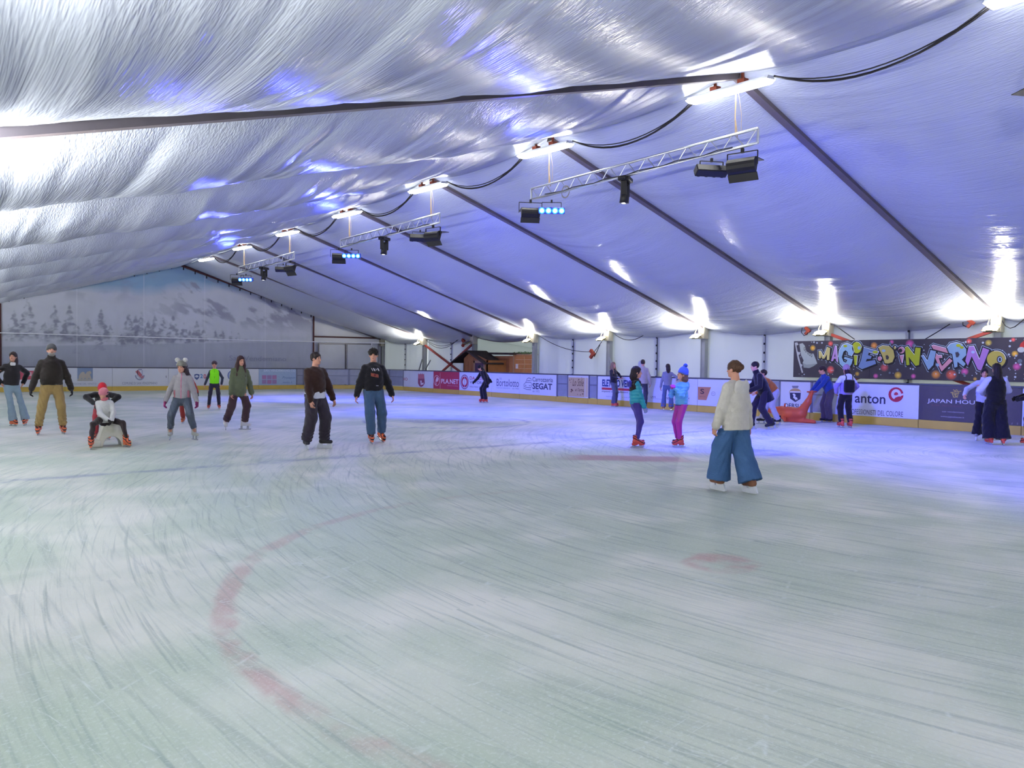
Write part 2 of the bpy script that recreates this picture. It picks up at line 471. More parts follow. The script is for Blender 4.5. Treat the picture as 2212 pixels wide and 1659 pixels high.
for k in range(KMIN, KMAX):
    if k == 4: continue           # the bay with the hut stands open
    ym = frame_y(k) + BAY / 2
    for (a, b, sd) in ((frame_y(k), ym - 0.02, 2 * k), (ym + 0.02, frame_y(k + 1) + (0.2 if k == KMAX - 1 else 0), 2 * k + 1)):
        p = wall_panel(a, b, EX + 0.17, 0.0, EZ + 0.12, wall_r, 50 + sd, 0.045)
    e = MB()
    for z in np.arange(0.5, 2.9, 0.32): e.box(EX + 0.11, EX + 0.13, ym - 0.03, ym + 0.03, z - 0.035, z + 0.035)
    e.build('lacing', M_EYE, wall_r)
    MB().box(EX + 0.20, EX + 0.22, ym - 0.12, ym + 0.12, 0, EZ + 0.1).build('lacing_flap', mat('flap_grey', '#6c7478', 0.7, 0.2), wall_r)
for k in range(KMIN, KMAX + 1):
    y = frame_y(k)
    m = MB().box(EX - 0.12, EX + 0.06, y - 0.10, y + 0.10, 0, EZ - 0.02)
    m.box(EX - 0.135, EX - 0.12, y - 0.10, y - 0.06, 0, EZ - 0.02); m.box(EX - 0.135, EX - 0.12, y + 0.06, y + 0.10, 0, EZ - 0.02)
    m.build('post', M_ALU, wall_r)
    MB().box(EX - 0.24, EX + 0.05, y - 0.13, y + 0.13, EZ - 0.42, EZ + 0.05).build('post_head', mat('post_head_alu', '#b9b39a', 0.5, 0.4, 0.3), wall_r, bevel=0.01)
# red wind braces, a cross in the sixth bay and single struts elsewhere
def brace(parent, a, b, w=0.11): MB().beam(a, b, w, 0.09).build('wind_brace', M_RED, parent)
brace(wall_r, (EX - 0.05, frame_y(6) - 0.1, 2.62), (EX - 0.05, frame_y(5) + 0.75, 0.9))
brace(wall_r, (EX - 0.12, frame_y(5) + 0.1, 2.62), (EX - 0.12, frame_y(6) - 1.6, 0.9))
brace(wall_r, (EX - 0.05, frame_y(1) - 0.1, 2.68), (EX - 0.05, frame_y(0) + 0.3, 1.0))
brace(wall_r, (EX - 0.12, frame_y(0) + 0.1, 2.68), (EX - 0.12, frame_y(1) - 0.3, 1.0))
for (a, b) in (((1316, 770), (1326, 800)), ((918, 800), (930, 778)), ((905, 800), (912, 776))):
    pa, pb = at_plane(*a, (EX - 0.25, 0, 0), (1, 0, 0)), at_plane(*b, (EX - 0.25, 0, 0), (1, 0, 0))
    d = (pb - pa); pa = pa - d * (pa.z / d.z) if abs(d.z) > 1e-3 and d.z > 0 else pa
    MB().tube([pa, pb], 0.035, 8).build('prop_pipe', M_ALU, wall_r)

# annex behind the open bay
ax0, ax1 = frame_y(4), frame_y(5)
struct(wall_panel(ax0 - 1.5, ax1 + 1.5, 29.5, 0, 2.6, None, 91, 0.06)).name = 'wall_annex'
struct(wall_panel(EX + .2, 29.6, ax0 - 1.5, 0, 3.4, None, 92, 0.05, 30, 10, True)).name = 'wall_annex_near'
struct(wall_panel(EX + .2, 29.6, ax1 + 1.5, 0, 3.4, None, 93, 0.05, 30, 10, True)).name = 'wall_annex_far'
xs, ys = np.linspace(EX - 0.02, 29.7, 30), np.linspace(ax0 - 1.6, ax1 + 1.6, 60)
Xg, Yg = np.meshgrid(xs, ys, indexing='ij')
Zg = 3.28 - (Xg - EX) * 0.13 - 0.18 * np.sin(np.pi * (Yg - ax0 + 1.6) / 8.2) + (vnoise(Yg * 1.5, Xg * 0.5, 5) - .5) * 0.10
I = np.arange(30 * 60).reshape(30, 60)
struct(obj('ceiling_annex', mesh_np('annex_roof', np.stack([Xg, Yg, Zg], -1).reshape(-1, 3), np.stack([I[:-1, :-1], I[:-1, 1:], I[1:, 1:], I[1:, :-1]], -1).reshape(-1, 4)), M_WALLF))

# ------------------------------------------------------------------ other walls
def gable_top(x): 
    return np.where(x > RX, RZ - SL_R * (x - RX), RZ - SL_L * (RX - x)) + 0.05
wall_b = struct(empty('wall_back'))
wall_panel(LX, EX + 0.2, YB + 0.12, 0, 0, wall_b, 71, 0.02, 160, 20, True, gable_top).data.materials[0] = M_GABLE
wall_f = struct(empty('wall_front'))
wp = wall_panel(LX, EX + 0.2, frame_y(KMIN), 0, 0, wall_f, 72, 0.02, 80, 10, True, gable_top)
wall_l = struct(empty('wall_left'))
wall_panel(frame_y(KMIN), YB, LX, 0, roof_z(LX) + 0.1, wall_l, 73, 0.02, 200, 6)
# frame members on the gable beside the mural
M_GREY = mat('grey_frame', '#8a8890', 0.5, 0.4, 0.3, 0.15)
def bk(px, py, Y): return at_plane(px, py, (0, Y, 0), (0, 1, 0))
for (a, b, w, mt) in (((676, 727), (832, 731), 0.09, M_DARK), ((688, 742), (803, 744), 0.06, M_GREY), ((747, 742), (748, 795), 0.14, M_GREY),
                      ((689, 742), (689, 790), 0.07, M_GREY), ((829, 738), (828, 800), 0.22, M_GREY), ((818, 742), (818, 798), 0.06, M_GREY)):
    pa, pb = bk(*a, YB - 0.02), bk(*b, YB - 0.02)
    if a[0] - b[0] < 3 and abs(a[0] - b[0]) < 3: pb = Vector((pa.x, pa.y, 0.0))
    MB().beam(pa, pb, 0.06, w, up=(0, 1, 0) if abs(pa.z - pb.z) > 0.5 else (0, 0, 1)).build('frame_rail', mt, wall_b)
for (x0, x1) in ((690, 745), (750, 815)):
    pa, pb = bk(x0, 744, YB - 0.02), bk(x1, 744, YB - 0.02)
    MB().box(pa.x, pb.x, YB - 0.03, YB + 0.02, 0.9, pa.z).build('infill_panel', mat('infill_white', '#c9cdd6', 0.6, 0.3, 0, 0.1, 2), wall_b)
MB().tube([(LX + .1, 42.0, 2.74), (8, 42.0, 2.73), (16, 42.0, 2.72), (23.6, 42.0, 2.80)], 0.022, 8).build('safety_cable', mat('white_pipe', '#dfe2ec', 0.4, 0.5), wall_b)
p = bk(803, 742, 42.0); MB().box(p.x - .02, p.x + .02, 41.98, 42.02, p.z - 0.12, p.z + 0.02).build('cable_hanger', mat('white_pipe', '#dfe2ec'), wall_b)
# ------------------------------------------------------------------ printed winter mural on the gable
YM = YB - 0.35
def make_mural():
    x0, x1 = 3.62, 19.02
    nx, nz = 460, 150
    U, T = np.meshgrid(np.linspace(0, 1, nx), np.linspace(0, 1, nz), indexing='ij')
    X = x0 + (x1 - x0) * U
    apex = 11.4
    top = 6.60 - np.abs(X - apex) * 0.298
    Z = 1.1 + (top - 1.1) * T
    V = np.stack([X, YM + 0.012 * np.sin(X * 2.2) * (1 - T), Z], -1).reshape(-1, 3)
    I = np.arange(nx * nz).reshape(nx, nz)
    q = np.stack([I[:-1, :-1], I[1:, :-1], I[1:, 1:], I[:-1, 1:]], -1).reshape(-1, 4)
    root = thing('winter_mural', 'large printed backdrop of snowy fir trees and mountains on the gable wall', 'banner', (apex, YM, 1.1))
    me = mesh_np('print', V - np.array([apex, YM, 1.1]), q)
    # colours of the print
    def mixv(a, b, f): return a * (1 - f[..., None]) + np.array(b) * f[..., None]
    C = np.zeros(X.shape + (3,))
    snow, sky, rock, tree = lin('#b6bbc9'), lin('#7f9fbe'), lin('#84879c'), lin('#767a8e')
    C[:] = snow
    n = fbm(X * 0.5, Z * 0.5, 3, 5)
    ridge_l = 5.05 + 0.35 * np.sin(X * 0.5 + 1.0) + (n - .5) * 1.2
    f = np.clip((Z - ridge_l) * 1.6, 0, 1); C = mixv(C, sky, f)
    # rock bands on the right-hand mountain
    rb = fbm(X * 1.3 + 10, Z * 2.4 + X * 1.1, 8, 6)
    mk = np.clip((rb - 0.50) * 9, 0, 1) * np.clip((X - 9.5) * 0.35, 0, 1) * np.clip((Z - 3.2) * 1.2, 0, 1) * np.clip((6.2 - Z) * 3, 0, 1)
    C = mixv(C, rock, mk * 0.85)
    mk = np.clip((fbm(X * 0.9, Z * 1.3, 15, 5) - 0.5) * 7, 0, 1) * np.clip((10.5 - X) * 0.5, 0, 1) * np.clip((Z - 4.3) * 1.5, 0, 1)
    C = mixv(C, rock, mk * 0.5)
    # firs, snow laden: (x, foot z, height, half width)
    firs = []
    def treepx(px, ytop, ybot):
        a = at_plane(px, ytop, (0, YM, 0), (0, 1, 0)); b = at_plane(px, ybot, (0, YM, 0), (0, 1, 0)); firs.append((a.x, b.z, a.z - b.z))
    for a in ((60, 640, 735), (30, 668, 740), (118, 655, 735), (150, 655, 740), (95, 690, 740), (190, 682, 735), (218, 664, 735), (238, 700, 740), (278, 670, 752), (293, 678, 745), (306, 670, 750), (320, 690, 745),
              (335, 678, 748), (352, 682, 742), (374, 676, 748), (398, 694, 742), (425, 690, 742), (440, 705, 742), (465, 712, 740), (480, 708, 736), (500, 715, 738), (168, 700, 745), (260, 715, 750), (345, 710, 750), (410, 712, 745), (515, 718, 736), (530, 722, 736), (215, 720, 760), (165, 745, 765)):
        treepx(*a)
    for i, (tx, tz, h) in enumerate(firs):
        v = (Z - tz) / h
        hw = (0.20 * h + 0.10) * (1 - v) * (0.70 + 0.45 * np.abs(np.sin(v * 19 + i)))
        d = np.abs(X - tx) - hw
        m_ = np.clip(-d * 14 + 0.6, 0, 1) * np.clip(v * 8, 0, 1) * np.clip((1 - v) * 12, 0, 1)
        tex = np.clip((fbm(X * 5 + i, Z * 7 + i * 2, 30, 3) - 0.33) * 4, 0, 1)
        C = mixv(C, tree, m_ * tex * 0.8)
    # undergrowth band and lower snow slope
    lowl = 2.15 + (X - 3.6) * 0.045
    ug = np.clip((fbm(X * 2.2, Z * 2.6, 44, 4) - 0.46) * 6, 0, 1) * np.clip((Z - lowl) * 5, 0, 1) * np.clip((3.1 - Z) * 2, 0, 1)
    C = mixv(C, tree, ug * 0.55)
    sl = np.clip((lowl - Z) * 14, 0, 1); C = mixv(C, lin('#9aa0b2'), sl * 0.8)
    # seams of the printed sheets
    for sx in (166, 311, 442, 573): 
        xx = at_plane(sx, 700, (0, YM, 0), (0, 1, 0)).x
        C = mixv(C, lin('#d3d6e0'), np.clip(1 - np.abs(X - xx) / 0.03, 0, 1) * 0.45)
    at = me.color_attributes.new('print', 'FLOAT_COLOR', 'POINT')
    at.data.foreach_set('color', np.concatenate([C.reshape(-1, 3), np.ones((nx * nz, 1))], 1).astype(np.float32).ravel())
    m = bpy.data.materials.new('printed_cloth'); m.use_nodes = True
    nt = m.node_tree; b = nt.nodes["Principled BSDF"]
    a = node(nt, 'ShaderNodeVertexColor'); a.layer_name = 'print'
    nz_ = node(nt, 'ShaderNodeTexNoise'); nz_.inputs['Scale'].default_value = 7.0; nz_.inputs['Detail'].default_value = 6
    mr = node(nt, 'ShaderNodeMapRange'); mr.inputs[3].default_value = 0.86; mr.inputs[4].default_value = 1.1
    nt.links.new(nz_.outputs['Fac'], mr.inputs[0])
    mm = node(nt, 'ShaderNodeVectorMath', operation='SCALE'); nt.links.new(a.outputs[0], mm.inputs[0]); nt.links.new(mr.outputs[0], mm.inputs['Scale'])
    nt.links.new(mm.outputs[0], b.inputs['Base Color']); b.inputs['Roughness'].default_value = 0.7
    obj('print', me, m, root)
    # dark-red pipe frame along the top and right edge, with ties
    off = Vector((apex, YM, 1.1))
    def fr(a, b, w=0.09): MB().tube([Vector(a) - off, Vector(b) - off], w / 2, 8).build('frame_pipe', M_DARK, root)
    fr((apex, YM - .04, 6.68), (19.06, YM - .04, 4.36), 0.12); fr((19.06, YM - .04, 4.36), (19.06, YM - .04, 0.0), 0.10)
    fr((apex, YM - .04, 6.68), (3.55, YM - .04, 4.33), 0.12); fr((3.55, YM - .04, 4.33), (3.55, YM - .04, 0.0), 0.10)
    t = MB()
    for i in range(26):
        x = 3.9 + i * 0.6; z = 6.62 - abs(x - apex) * 0.30
        t.box(x - .02 - off.x, x + .02 - off.x, -.05, .0, z - .14 - 1.1, z + .03 - 1.1)
    o = t.build('tie_straps', M_EYE, root); o['kind'] = 'stuff'
    # faint printed line of text low on the right
    g = MB()
    pa = at_plane(495, 779, (0, YM, 0), (0, 1, 0)); pb = at_plane(618, 770, (0, YM, 0), (0, 1, 0))
    text_into(g, 'San Vendemiano', pa.x - apex, pb.x - apex, pa.z - 1.1, pb.z - 1.1, -0.03)
    g.build('printed_text', mat('print_text', '#8d93a8', 0.7, 0.2), root)
make_mural()
# ------------------------------------------------------------------ ridge lamps
M_DIFF = emitter('ridge_lamp_light', (1.0, 1.0, 0.97), L_RIDGE)
M_WHITEP = mat('white_lacquer', '#d8dade', 0.4, 0.4)
M_CLAMP = mat('rusty_clamp', '#7a3a2a', 0.7, 0.3, 0.2, 0.25)
def catenary(a, b, sag, n=14):
    a, b = Vector(a), Vector(b)
    return [a.lerp(b, i / n) - Vector((0, 0, sag * 4 * (i / n) * (1 - i / n))) for i in range(n + 1)]
RIDGE_NAMES = {-2: 'ridge lamp behind the picture edge, two frames before the first truss', -1: 'ridge lamp cut off by the top right corner of the picture',
               0: 'big bright ridge lamp nearest the camera, right above the nearest truss', 1: 'second ridge lamp from the camera, over the blue bar of the nearest truss',
               2: 'third ridge lamp from the camera, above the black flood of the middle truss', 3: 'fourth ridge lamp from the camera, above the blue bar of the middle truss',
               4: 'fifth ridge lamp from the camera, above the flood of the farthest truss', 5: 'sixth ridge lamp from the camera, above the blue bar of the farthest truss',
               6: 'smallest ridge lamp, last one before the painted gable'}
def ridge_lamp(k):
    y = frame_y(k); z = 6.50
    r = thing('ridge_lamp', 'white ' + RIDGE_NAMES[k], 'lamp', (RX - 0.02, y + 0.15, z), 0.0, 'lamps along the ridge')
    r.rotation_euler = (math.radians(2.0), math.radians(-6), 0)
    MB().prism([(-.12, 0.0), (.12, 0.0), (.08, .06), (-.08, .06)], -.85, .85).build('housing', M_WHITEP, r)
    d = MB().add([(-.135, -.85, .0), (.135, -.85, .0), (.135, .85, .0), (-.135, .85, .0), (-.10, -.80, -.06), (.10, -.80, -.06), (.10, .80, -.06), (-.10, .80, -.06)],
                 [(4, 7, 6, 5), (0, 4, 5, 1), (1, 5, 6, 2), (2, 6, 7, 3), (3, 7, 4, 0)])
    d.build('diffuser', M_DIFF, r)
    for yy in (-.3, .28):
        MB().box(-.07, .07, yy - .07, yy + .07, .06, .13).box(-.02, .02, yy - .02, yy + .02, .13, .24).build('bracket', M_CLAMP, r)
for k in range(-2, 7): ridge_lamp(k)
for k in range(-2, 6):
    a = (RX + 0.05, frame_y(k) + 0.95, 6.53); b = (RX + 0.05, frame_y(k + 1) - 0.72, 6.53)
    c = MB(); c.tube(catenary(a, b, 0.42), 0.018, 6); c.tube(catenary(a, b, 0.36), 0.011, 6); c.tube(catenary((a[0] - .03, a[1], a[2] + .03), b, 0.45), 0.011, 6)
    o = c.build('ridge_cable', M_CABLE)
    tag(o, ['black cable bundle drooping between ridge lamps at the top right corner', 'black cable bundle drooping from the top right corner to the nearest ridge lamp', 'black cable drooping between the nearest and second ridge lamps', 'black cable drooping between the second and third ridge lamps',
            'black cable drooping between the third and fourth ridge lamps', 'black cable drooping between the fourth and fifth ridge lamps', 'black cable drooping between the fifth and sixth ridge lamps', 'black cable drooping between the last two ridge lamps'][k + 2], 'cable', 'cables along the ridge')

# ------------------------------------------------------------------ eave floodlights
M_FLOOD = emitter('flood_light', (1.0, 0.95, 0.80), L_FLOOD)
M_FLOOD_DIM = emitter('flood_light_dim', (1.0, 0.95, 0.80), L_FLOOD * 0.3)
def left_lamp(k):
    f = 2.9 if k <= -2 else (0.7 if k == -1 else (1.5 if k <= 1 else 0.8))
    return emitter('flood_light_left_%.1f' % f, (1.0, 1.0, 0.96), L_FLOOD_LEFT * f)
M_FLOODB = mat('flood_housing', '#8f8560', 0.5, 0.4, 0.3)
def flood(k, side):
    y = frame_y(k)
    x = 23.38 if side > 0 else -0.28
    lab = {0: 'eave floodlight above the right end of the painted banner', 1: 'eave floodlight above the skate boot end of the painted banner', 2: 'eave floodlight on the post right of the girl in the blue bobble hat',
           3: 'eave floodlight above the blond woman at the boards', 4: 'eave floodlight on the post at the end of the wooden hut', 5: 'unlit eave floodlight over the left end of the wooden hut', 6: 'farthest lit eave floodlight, above the red cross brace'}
    r = thing('eave_floodlight', (lab.get(k, 'eave floodlight on the right side behind the picture edge') if side > 0 else 'eave floodlight on the left posts outside the picture'), 'floodlight', (x, y, 2.74), 0 if side > 0 else math.pi, 'floodlights on the eave posts')
    R = Matrix.Rotation(math.radians(-27 if side > 0 else -18), 4, 'Y')
    def pt(p): return R @ Vector(p)
    b = MB()
    n = [(-.17, -.20), (.17, -.20), (.17, .20), (-.17, .20)]
    v = [pt((a, c, -.012)) for a, c in n] + [pt((a * .6, c * .7, -.09)) for a, c in n]
    b.add(v, [(4, 7, 6, 5), (0, 4, 5, 1), (1, 5, 6, 2), (2, 6, 7, 3), (3, 7, 4, 0)])
    b.build('housing', M_FLOODB, r)
    g = MB(); nn = 18; rings = ((.150, .185, .0), (.130, .165, .008), (.075, .10, .014))
    v = [pt((a_ * math.cos(2 * math.pi * j / nn), c_ * math.sin(2 * math.pi * j / nn), h_)) for a_, c_, h_ in rings for j in range(nn)]
    g.add(v, [(i_ * nn + j, i_ * nn + (j + 1) % nn, (i_ + 1) * nn + (j + 1) % nn, (i_ + 1) * nn + j) for i_ in range(2) for j in range(nn)] + [tuple(2 * nn + j for j in range(nn))])
    MB().tube([pt((.158 * math.cos(2 * math.pi * j / 18), .193 * math.sin(2 * math.pi * j / 18), -.012)) for j in range(19)], .012, 5, caps=False).build('rim', M_FLOODB, r)
    g.build('glass', mat('dead_glass', '#6a5a50', 0.2, 0.6) if (k == 5 and side > 0) else ((M_FLOOD if k >= 0 else M_FLOOD_DIM) if side > 0 else left_lamp(k)), r)
    MB().beam((.06, 0, -.07), (.50, 0, -.05), .05, .03).beam((.06, -.2, -.04), (.06, .2, -.04), .03, .03).build('bracket', M_FLOODB, r)
    MB().box(.36, .50, -.09, .09, -.02, .28).build('ballast_box', mat('ballast_box', '#b8a878', 0.5, 0.4), r, bevel=.012)
    t = MB()
    t.tube([(.40, .05, .27), (.20, .10, .30), (.12, .12, .12), (.10, .08, -.02)], .010, 5)
    t.tube([(.42, -.02, .27), (.32, -.06, .34), (.22, .02, .28), (.20, .03, .10)], .010, 5)
    t.build('cable', mat('pale_cable', '#b9a56a', 0.6, 0.3), r)
for k in range(-3, 7):
    flood(k, 1)
    flood(k, -1)
wl = [MB().box(-.95, -.77, frame_y(k) - .1, frame_y(k) + .1, 0, roof_z(-.83) - .02).build('post', M_ALU, wall_l) for k in range(KMIN, KMAX + 1)]
# cables looping along the right eave, with plugs
M_PLUG = mat('red_plug', '#8c3a28', 0.6, 0.3)
def loop(name, label, pts, r=0.014):
    o = MB().tube([Vector(p) for p in pts], r, 6).build(name, M_CABLE); tag(o, label, 'cable'); return o
def ev(px, py, x=EX - 0.15): return at_plane(px, py, (x, 0, 0), (1, 0, 0))
loop('eave_cable', 'black cable sagging from the hut post to the red plug', catenary(ev(1160, 722), ev(1273, 760), 0.22) )
loop('eave_cable', 'thin cable dropping from the floodlight to the red plug', [ev(1300, 738), ev(1290, 752), ev(1280, 764), ev(1284, 771), ev(1296, 745)])
loop('eave_cable', 'two-strand cable swag left of the unlit floodlight', catenary(ev(925, 737), ev(995, 730), 0.35) + [ev(1005, 742)])
loop('eave_cable', 'lower cable swag above the red cross brace', catenary(ev(920, 734), ev(990, 732), 0.5))
loop('eave_cable', 'cable swag right of the post with blond woman', catenary(ev(1328, 722), ev(1398, 718), 0.28))
loop('eave_cable', 'cable running down behind the left half of the painted banner', [ev(1793, 700), ev(1803, 702), ev(1846, 733)])
loop('eave_cable', 'cable rising from the painted banner to the roof edge', [ev(1998, 733), ev(2025, 717), ev(2052, 700)])
loop('eave_cable', 'cable loop right of the last floodlight at the picture edge', [ev(2163, 690), ev(2172, 704), ev(2182, 709), ev(2192, 706), ev(2212, 690)])
loop('eave_cable', 'small ring of cable left of the floodlight by the skate painting', [ev(1733, 708), ev(1731, 718), ev(1737, 725), ev(1744, 722), ev(1747, 716)])
loop('eave_cable', 'small ring of cable left of the floodlight at the right end', [ev(2080, 696), ev(2080, 702), ev(2087, 706), ev(2094, 704), ev(2099, 699)])
def plug(label, px, py, s=1.0):
    p = ev(px, py)
    r = thing('cable_plug', label, 'plug', p, 0)
    MB().beam((0, .10 * s, .10 * s), (0, -.06 * s, -.04 * s), .08 * s, .09 * s).build('socket', M_PLUG, r, bevel=.008)
    MB().beam((0, -.02 * s, .02 * s), (0, .10 * s, -.12 * s), .07 * s, .08 * s).build('plug_body', M_PLUG, r, bevel=.008)
plug('red plug and socket hanging on a cable beside the blond woman post', 1281, 764, 1.6)
plug('red plug hanging by the unlit floodlight above the hut', 1003, 740, 1.7)
plug('red plug under the roof edge by the skate painting', 1746, 714, 1.1)
plug('red plug under the roof edge at the right end of the banner', 2099, 697, 1.1)

# ------------------------------------------------------------------ trusses with stage lamps
M_TRUSS = mat('truss_aluminium', '#c9ccd2', 0.3, 0.5, 0.8, 0.08)
M_BLACK = mat('stage_black', '#131217', 0.5, 0.4, 0, 0.2)
M_FLAP = mat('barn_door_black', '#2a2925', 0.5, 0.4, 0, 0.2)
M_LED = emitter('blue_led', (0.02, 0.18, 1.0), 5.0, False)
M_LEDC = emitter('blue_led_core', (0.35, 0.80, 1.0), 5.0, False)
M_GLOWH = mat('led_bar_shell_glow', '#1b3fc0', 0.35, 0.5)  # blue glow of the lit lenses painted into the housing colour
M_WASH = emitter('blue_wash_glass', (0.06, 0.09, 1.0), 1.0, False)
def led_bar(name, label, loc, rz, tilt, lit, grp):
    r = thing(name, label, 'stage light', loc, rz, grp)
    def T(p): return Matrix.Rotation(tilt, 4, 'X') @ Vector(p)
    mb = MB(); c = [T(p) for p in ()]
    mb.box(-.30, .30, -.02, .16, -.075, .075, Matrix.Rotation(tilt, 4, 'X')); mb.build('housing', M_GLOWH if lit else M_BLACK, r, bevel=.015)
    for i in range(4):
        x = -.225 + .15 * i
        l = MB(); n = 14
        l.add([T((x + .068 * math.cos(2 * math.pi * j / n), -.024, .068 * math.sin(2 * math.pi * j / n))) for j in range(n)], [tuple(range(n))])
        lens = l.build('lens', M_LED if lit else mat('lens_dark', '#222233', 0.1, 0.6), r)
        if lit:
            MB().add([T((x + .045 * math.cos(2 * math.pi * j / n), -.028, .045 * math.sin(2 * math.pi * j / n))) for j in range(n)], [tuple(range(n))]).build('lens_core', M_LEDC, lens)
    y = MB()
    y.beam((-.22, .07, .0), (-.22, .07, .20), .03, .012); y.beam((.22, .07, .0), (.22, .07, .20), .03, .012); y.beam((-.22, .07, .20), (.22, .07, .20), .03, .012)
    y.beam((0, .07, .19), (0, .07, .26), .04, .04)
    y.build('yoke', M_BLACK, r)
    return r
def barn_flood(label, loc, rz, tilt, s=1.0, wash=None):
    r = thing('barn_door_flood', label, 'stage light', loc, rz, 'floods with barn doors on the trusses')
    T = Matrix.Rotation(tilt, 4, 'X') @ Matrix.Scale(s, 4)
    # half-round trough opening towards -y
    prof = [(.04, -.13), (.0, -.13)] + [(.0 + .17 * math.sin(a), -.13 * math.cos(a)) for a in np.linspace(0, math.pi, 9)] + [(.0, .13), (.04, .13)]
    b = MB(); n = len(prof)
    for sx in (-.24, .24):
        b.add([T @ Vector((sx, p[0], p[1])) for p in prof[1:-1]], [tuple(range(n - 2))])
    v = [T @ Vector((sx, p[0], p[1])) for sx in (-.24, .24) for p in prof[1:-1]]
    b.add(v, [(i, i + 1, i + 1 + n - 2, i + n - 2) for i in range(n - 3)])
    b.build('housing', M_BLACK, r)
    g = MB().add([T @ Vector(p) for p in ((-.22, .015, -.115), (.22, .015, -.115), (.22, .015, .115), (-.22, .015, .115))], [(0, 1, 2, 3)])
    g.build('glass', M_WASH if wash else mat('flood_glass', '#30323a', 0.1, 0.6), r)
    for z0, dz, ln in ((.13, .12, .26), (-.13, -.20, .14)):
        f = MB().box(-.25, .25, -ln, 0, -.006, .006, T @ Matrix.Translation((0, 0, z0)) @ Matrix.Rotation(-dz * 3.2, 4, 'X'))
        f.build('barn_door', M_FLAP, r)
    MB().beam((-.27, .05, 0), (-.27, .05, .24), .03, .012).beam((.27, .05, 0), (.27, .05, .24), .03, .012).beam((-.27, .05, .24), (.27, .05, .24), .03, .012).beam((0, .05, .23), (0, .05, .31), .05, .05).build('yoke', M_BLACK, r)
    return r
def moving_head(label, loc):
    r = thing('moving_head', label, 'stage light', loc, 0.5, 'moving head lamps on the trusses')
    MB().box(-.17, .17, -.12, .12, -.03, .06).box(-.26, -.17, -.06, .06, -.02, .03).box(.17, .26, -.06, .06, -.02, .03).build('base', M_BLACK, r, bevel=.015)
    MB().box(-.15, -.115, -.06, .06, -.32, -.03).box(.115, .15, -.06, .06, -.32, -.03).build('yoke_arms', M_BLACK, r, bevel=.01)
    MB().tube([(0, 0, -.10), (0, 0, -.18), (0, .01, -.34), (0, .02, -.46)], .085, 14, .10).build('head', M_BLACK, r, smooth=True)
    p = MB(); n = 12
    p.add([(.055 * math.cos(2 * math.pi * j / n), .02 + .055 * math.sin(2 * math.pi * j / n), -.462) for j in range(n)][::-1], [tuple(range(n))])
    p.build('lens', emitter('head_lens', (1, .98, .95), 3.0, False), r)
def spot_lamp(loc, aim, watts, deg, col, blend=0.6, size=0.12):
    l = bpy.data.lights.new('beam', 'SPOT'); l.energy = watts; l.color = col; l.spot_size = math.radians(deg); l.spot_blend = blend; l.shadow_soft_size = size
    o = bpy.data.objects.new('stage_beam', l); COL.objects.link(o); o.location = loc
    o.rotation_euler = (Vector(aim) - Vector(loc)).to_track_quat('-Z', 'Y').to_euler()
    return o
WORD = {-1: 'at the right picture edge', 0: 'nearest to the camera', 1: 'in the middle of the ridge', 2: 'farthest away near the gable'}
BLUE = (0.05, 0.07, 1.0)
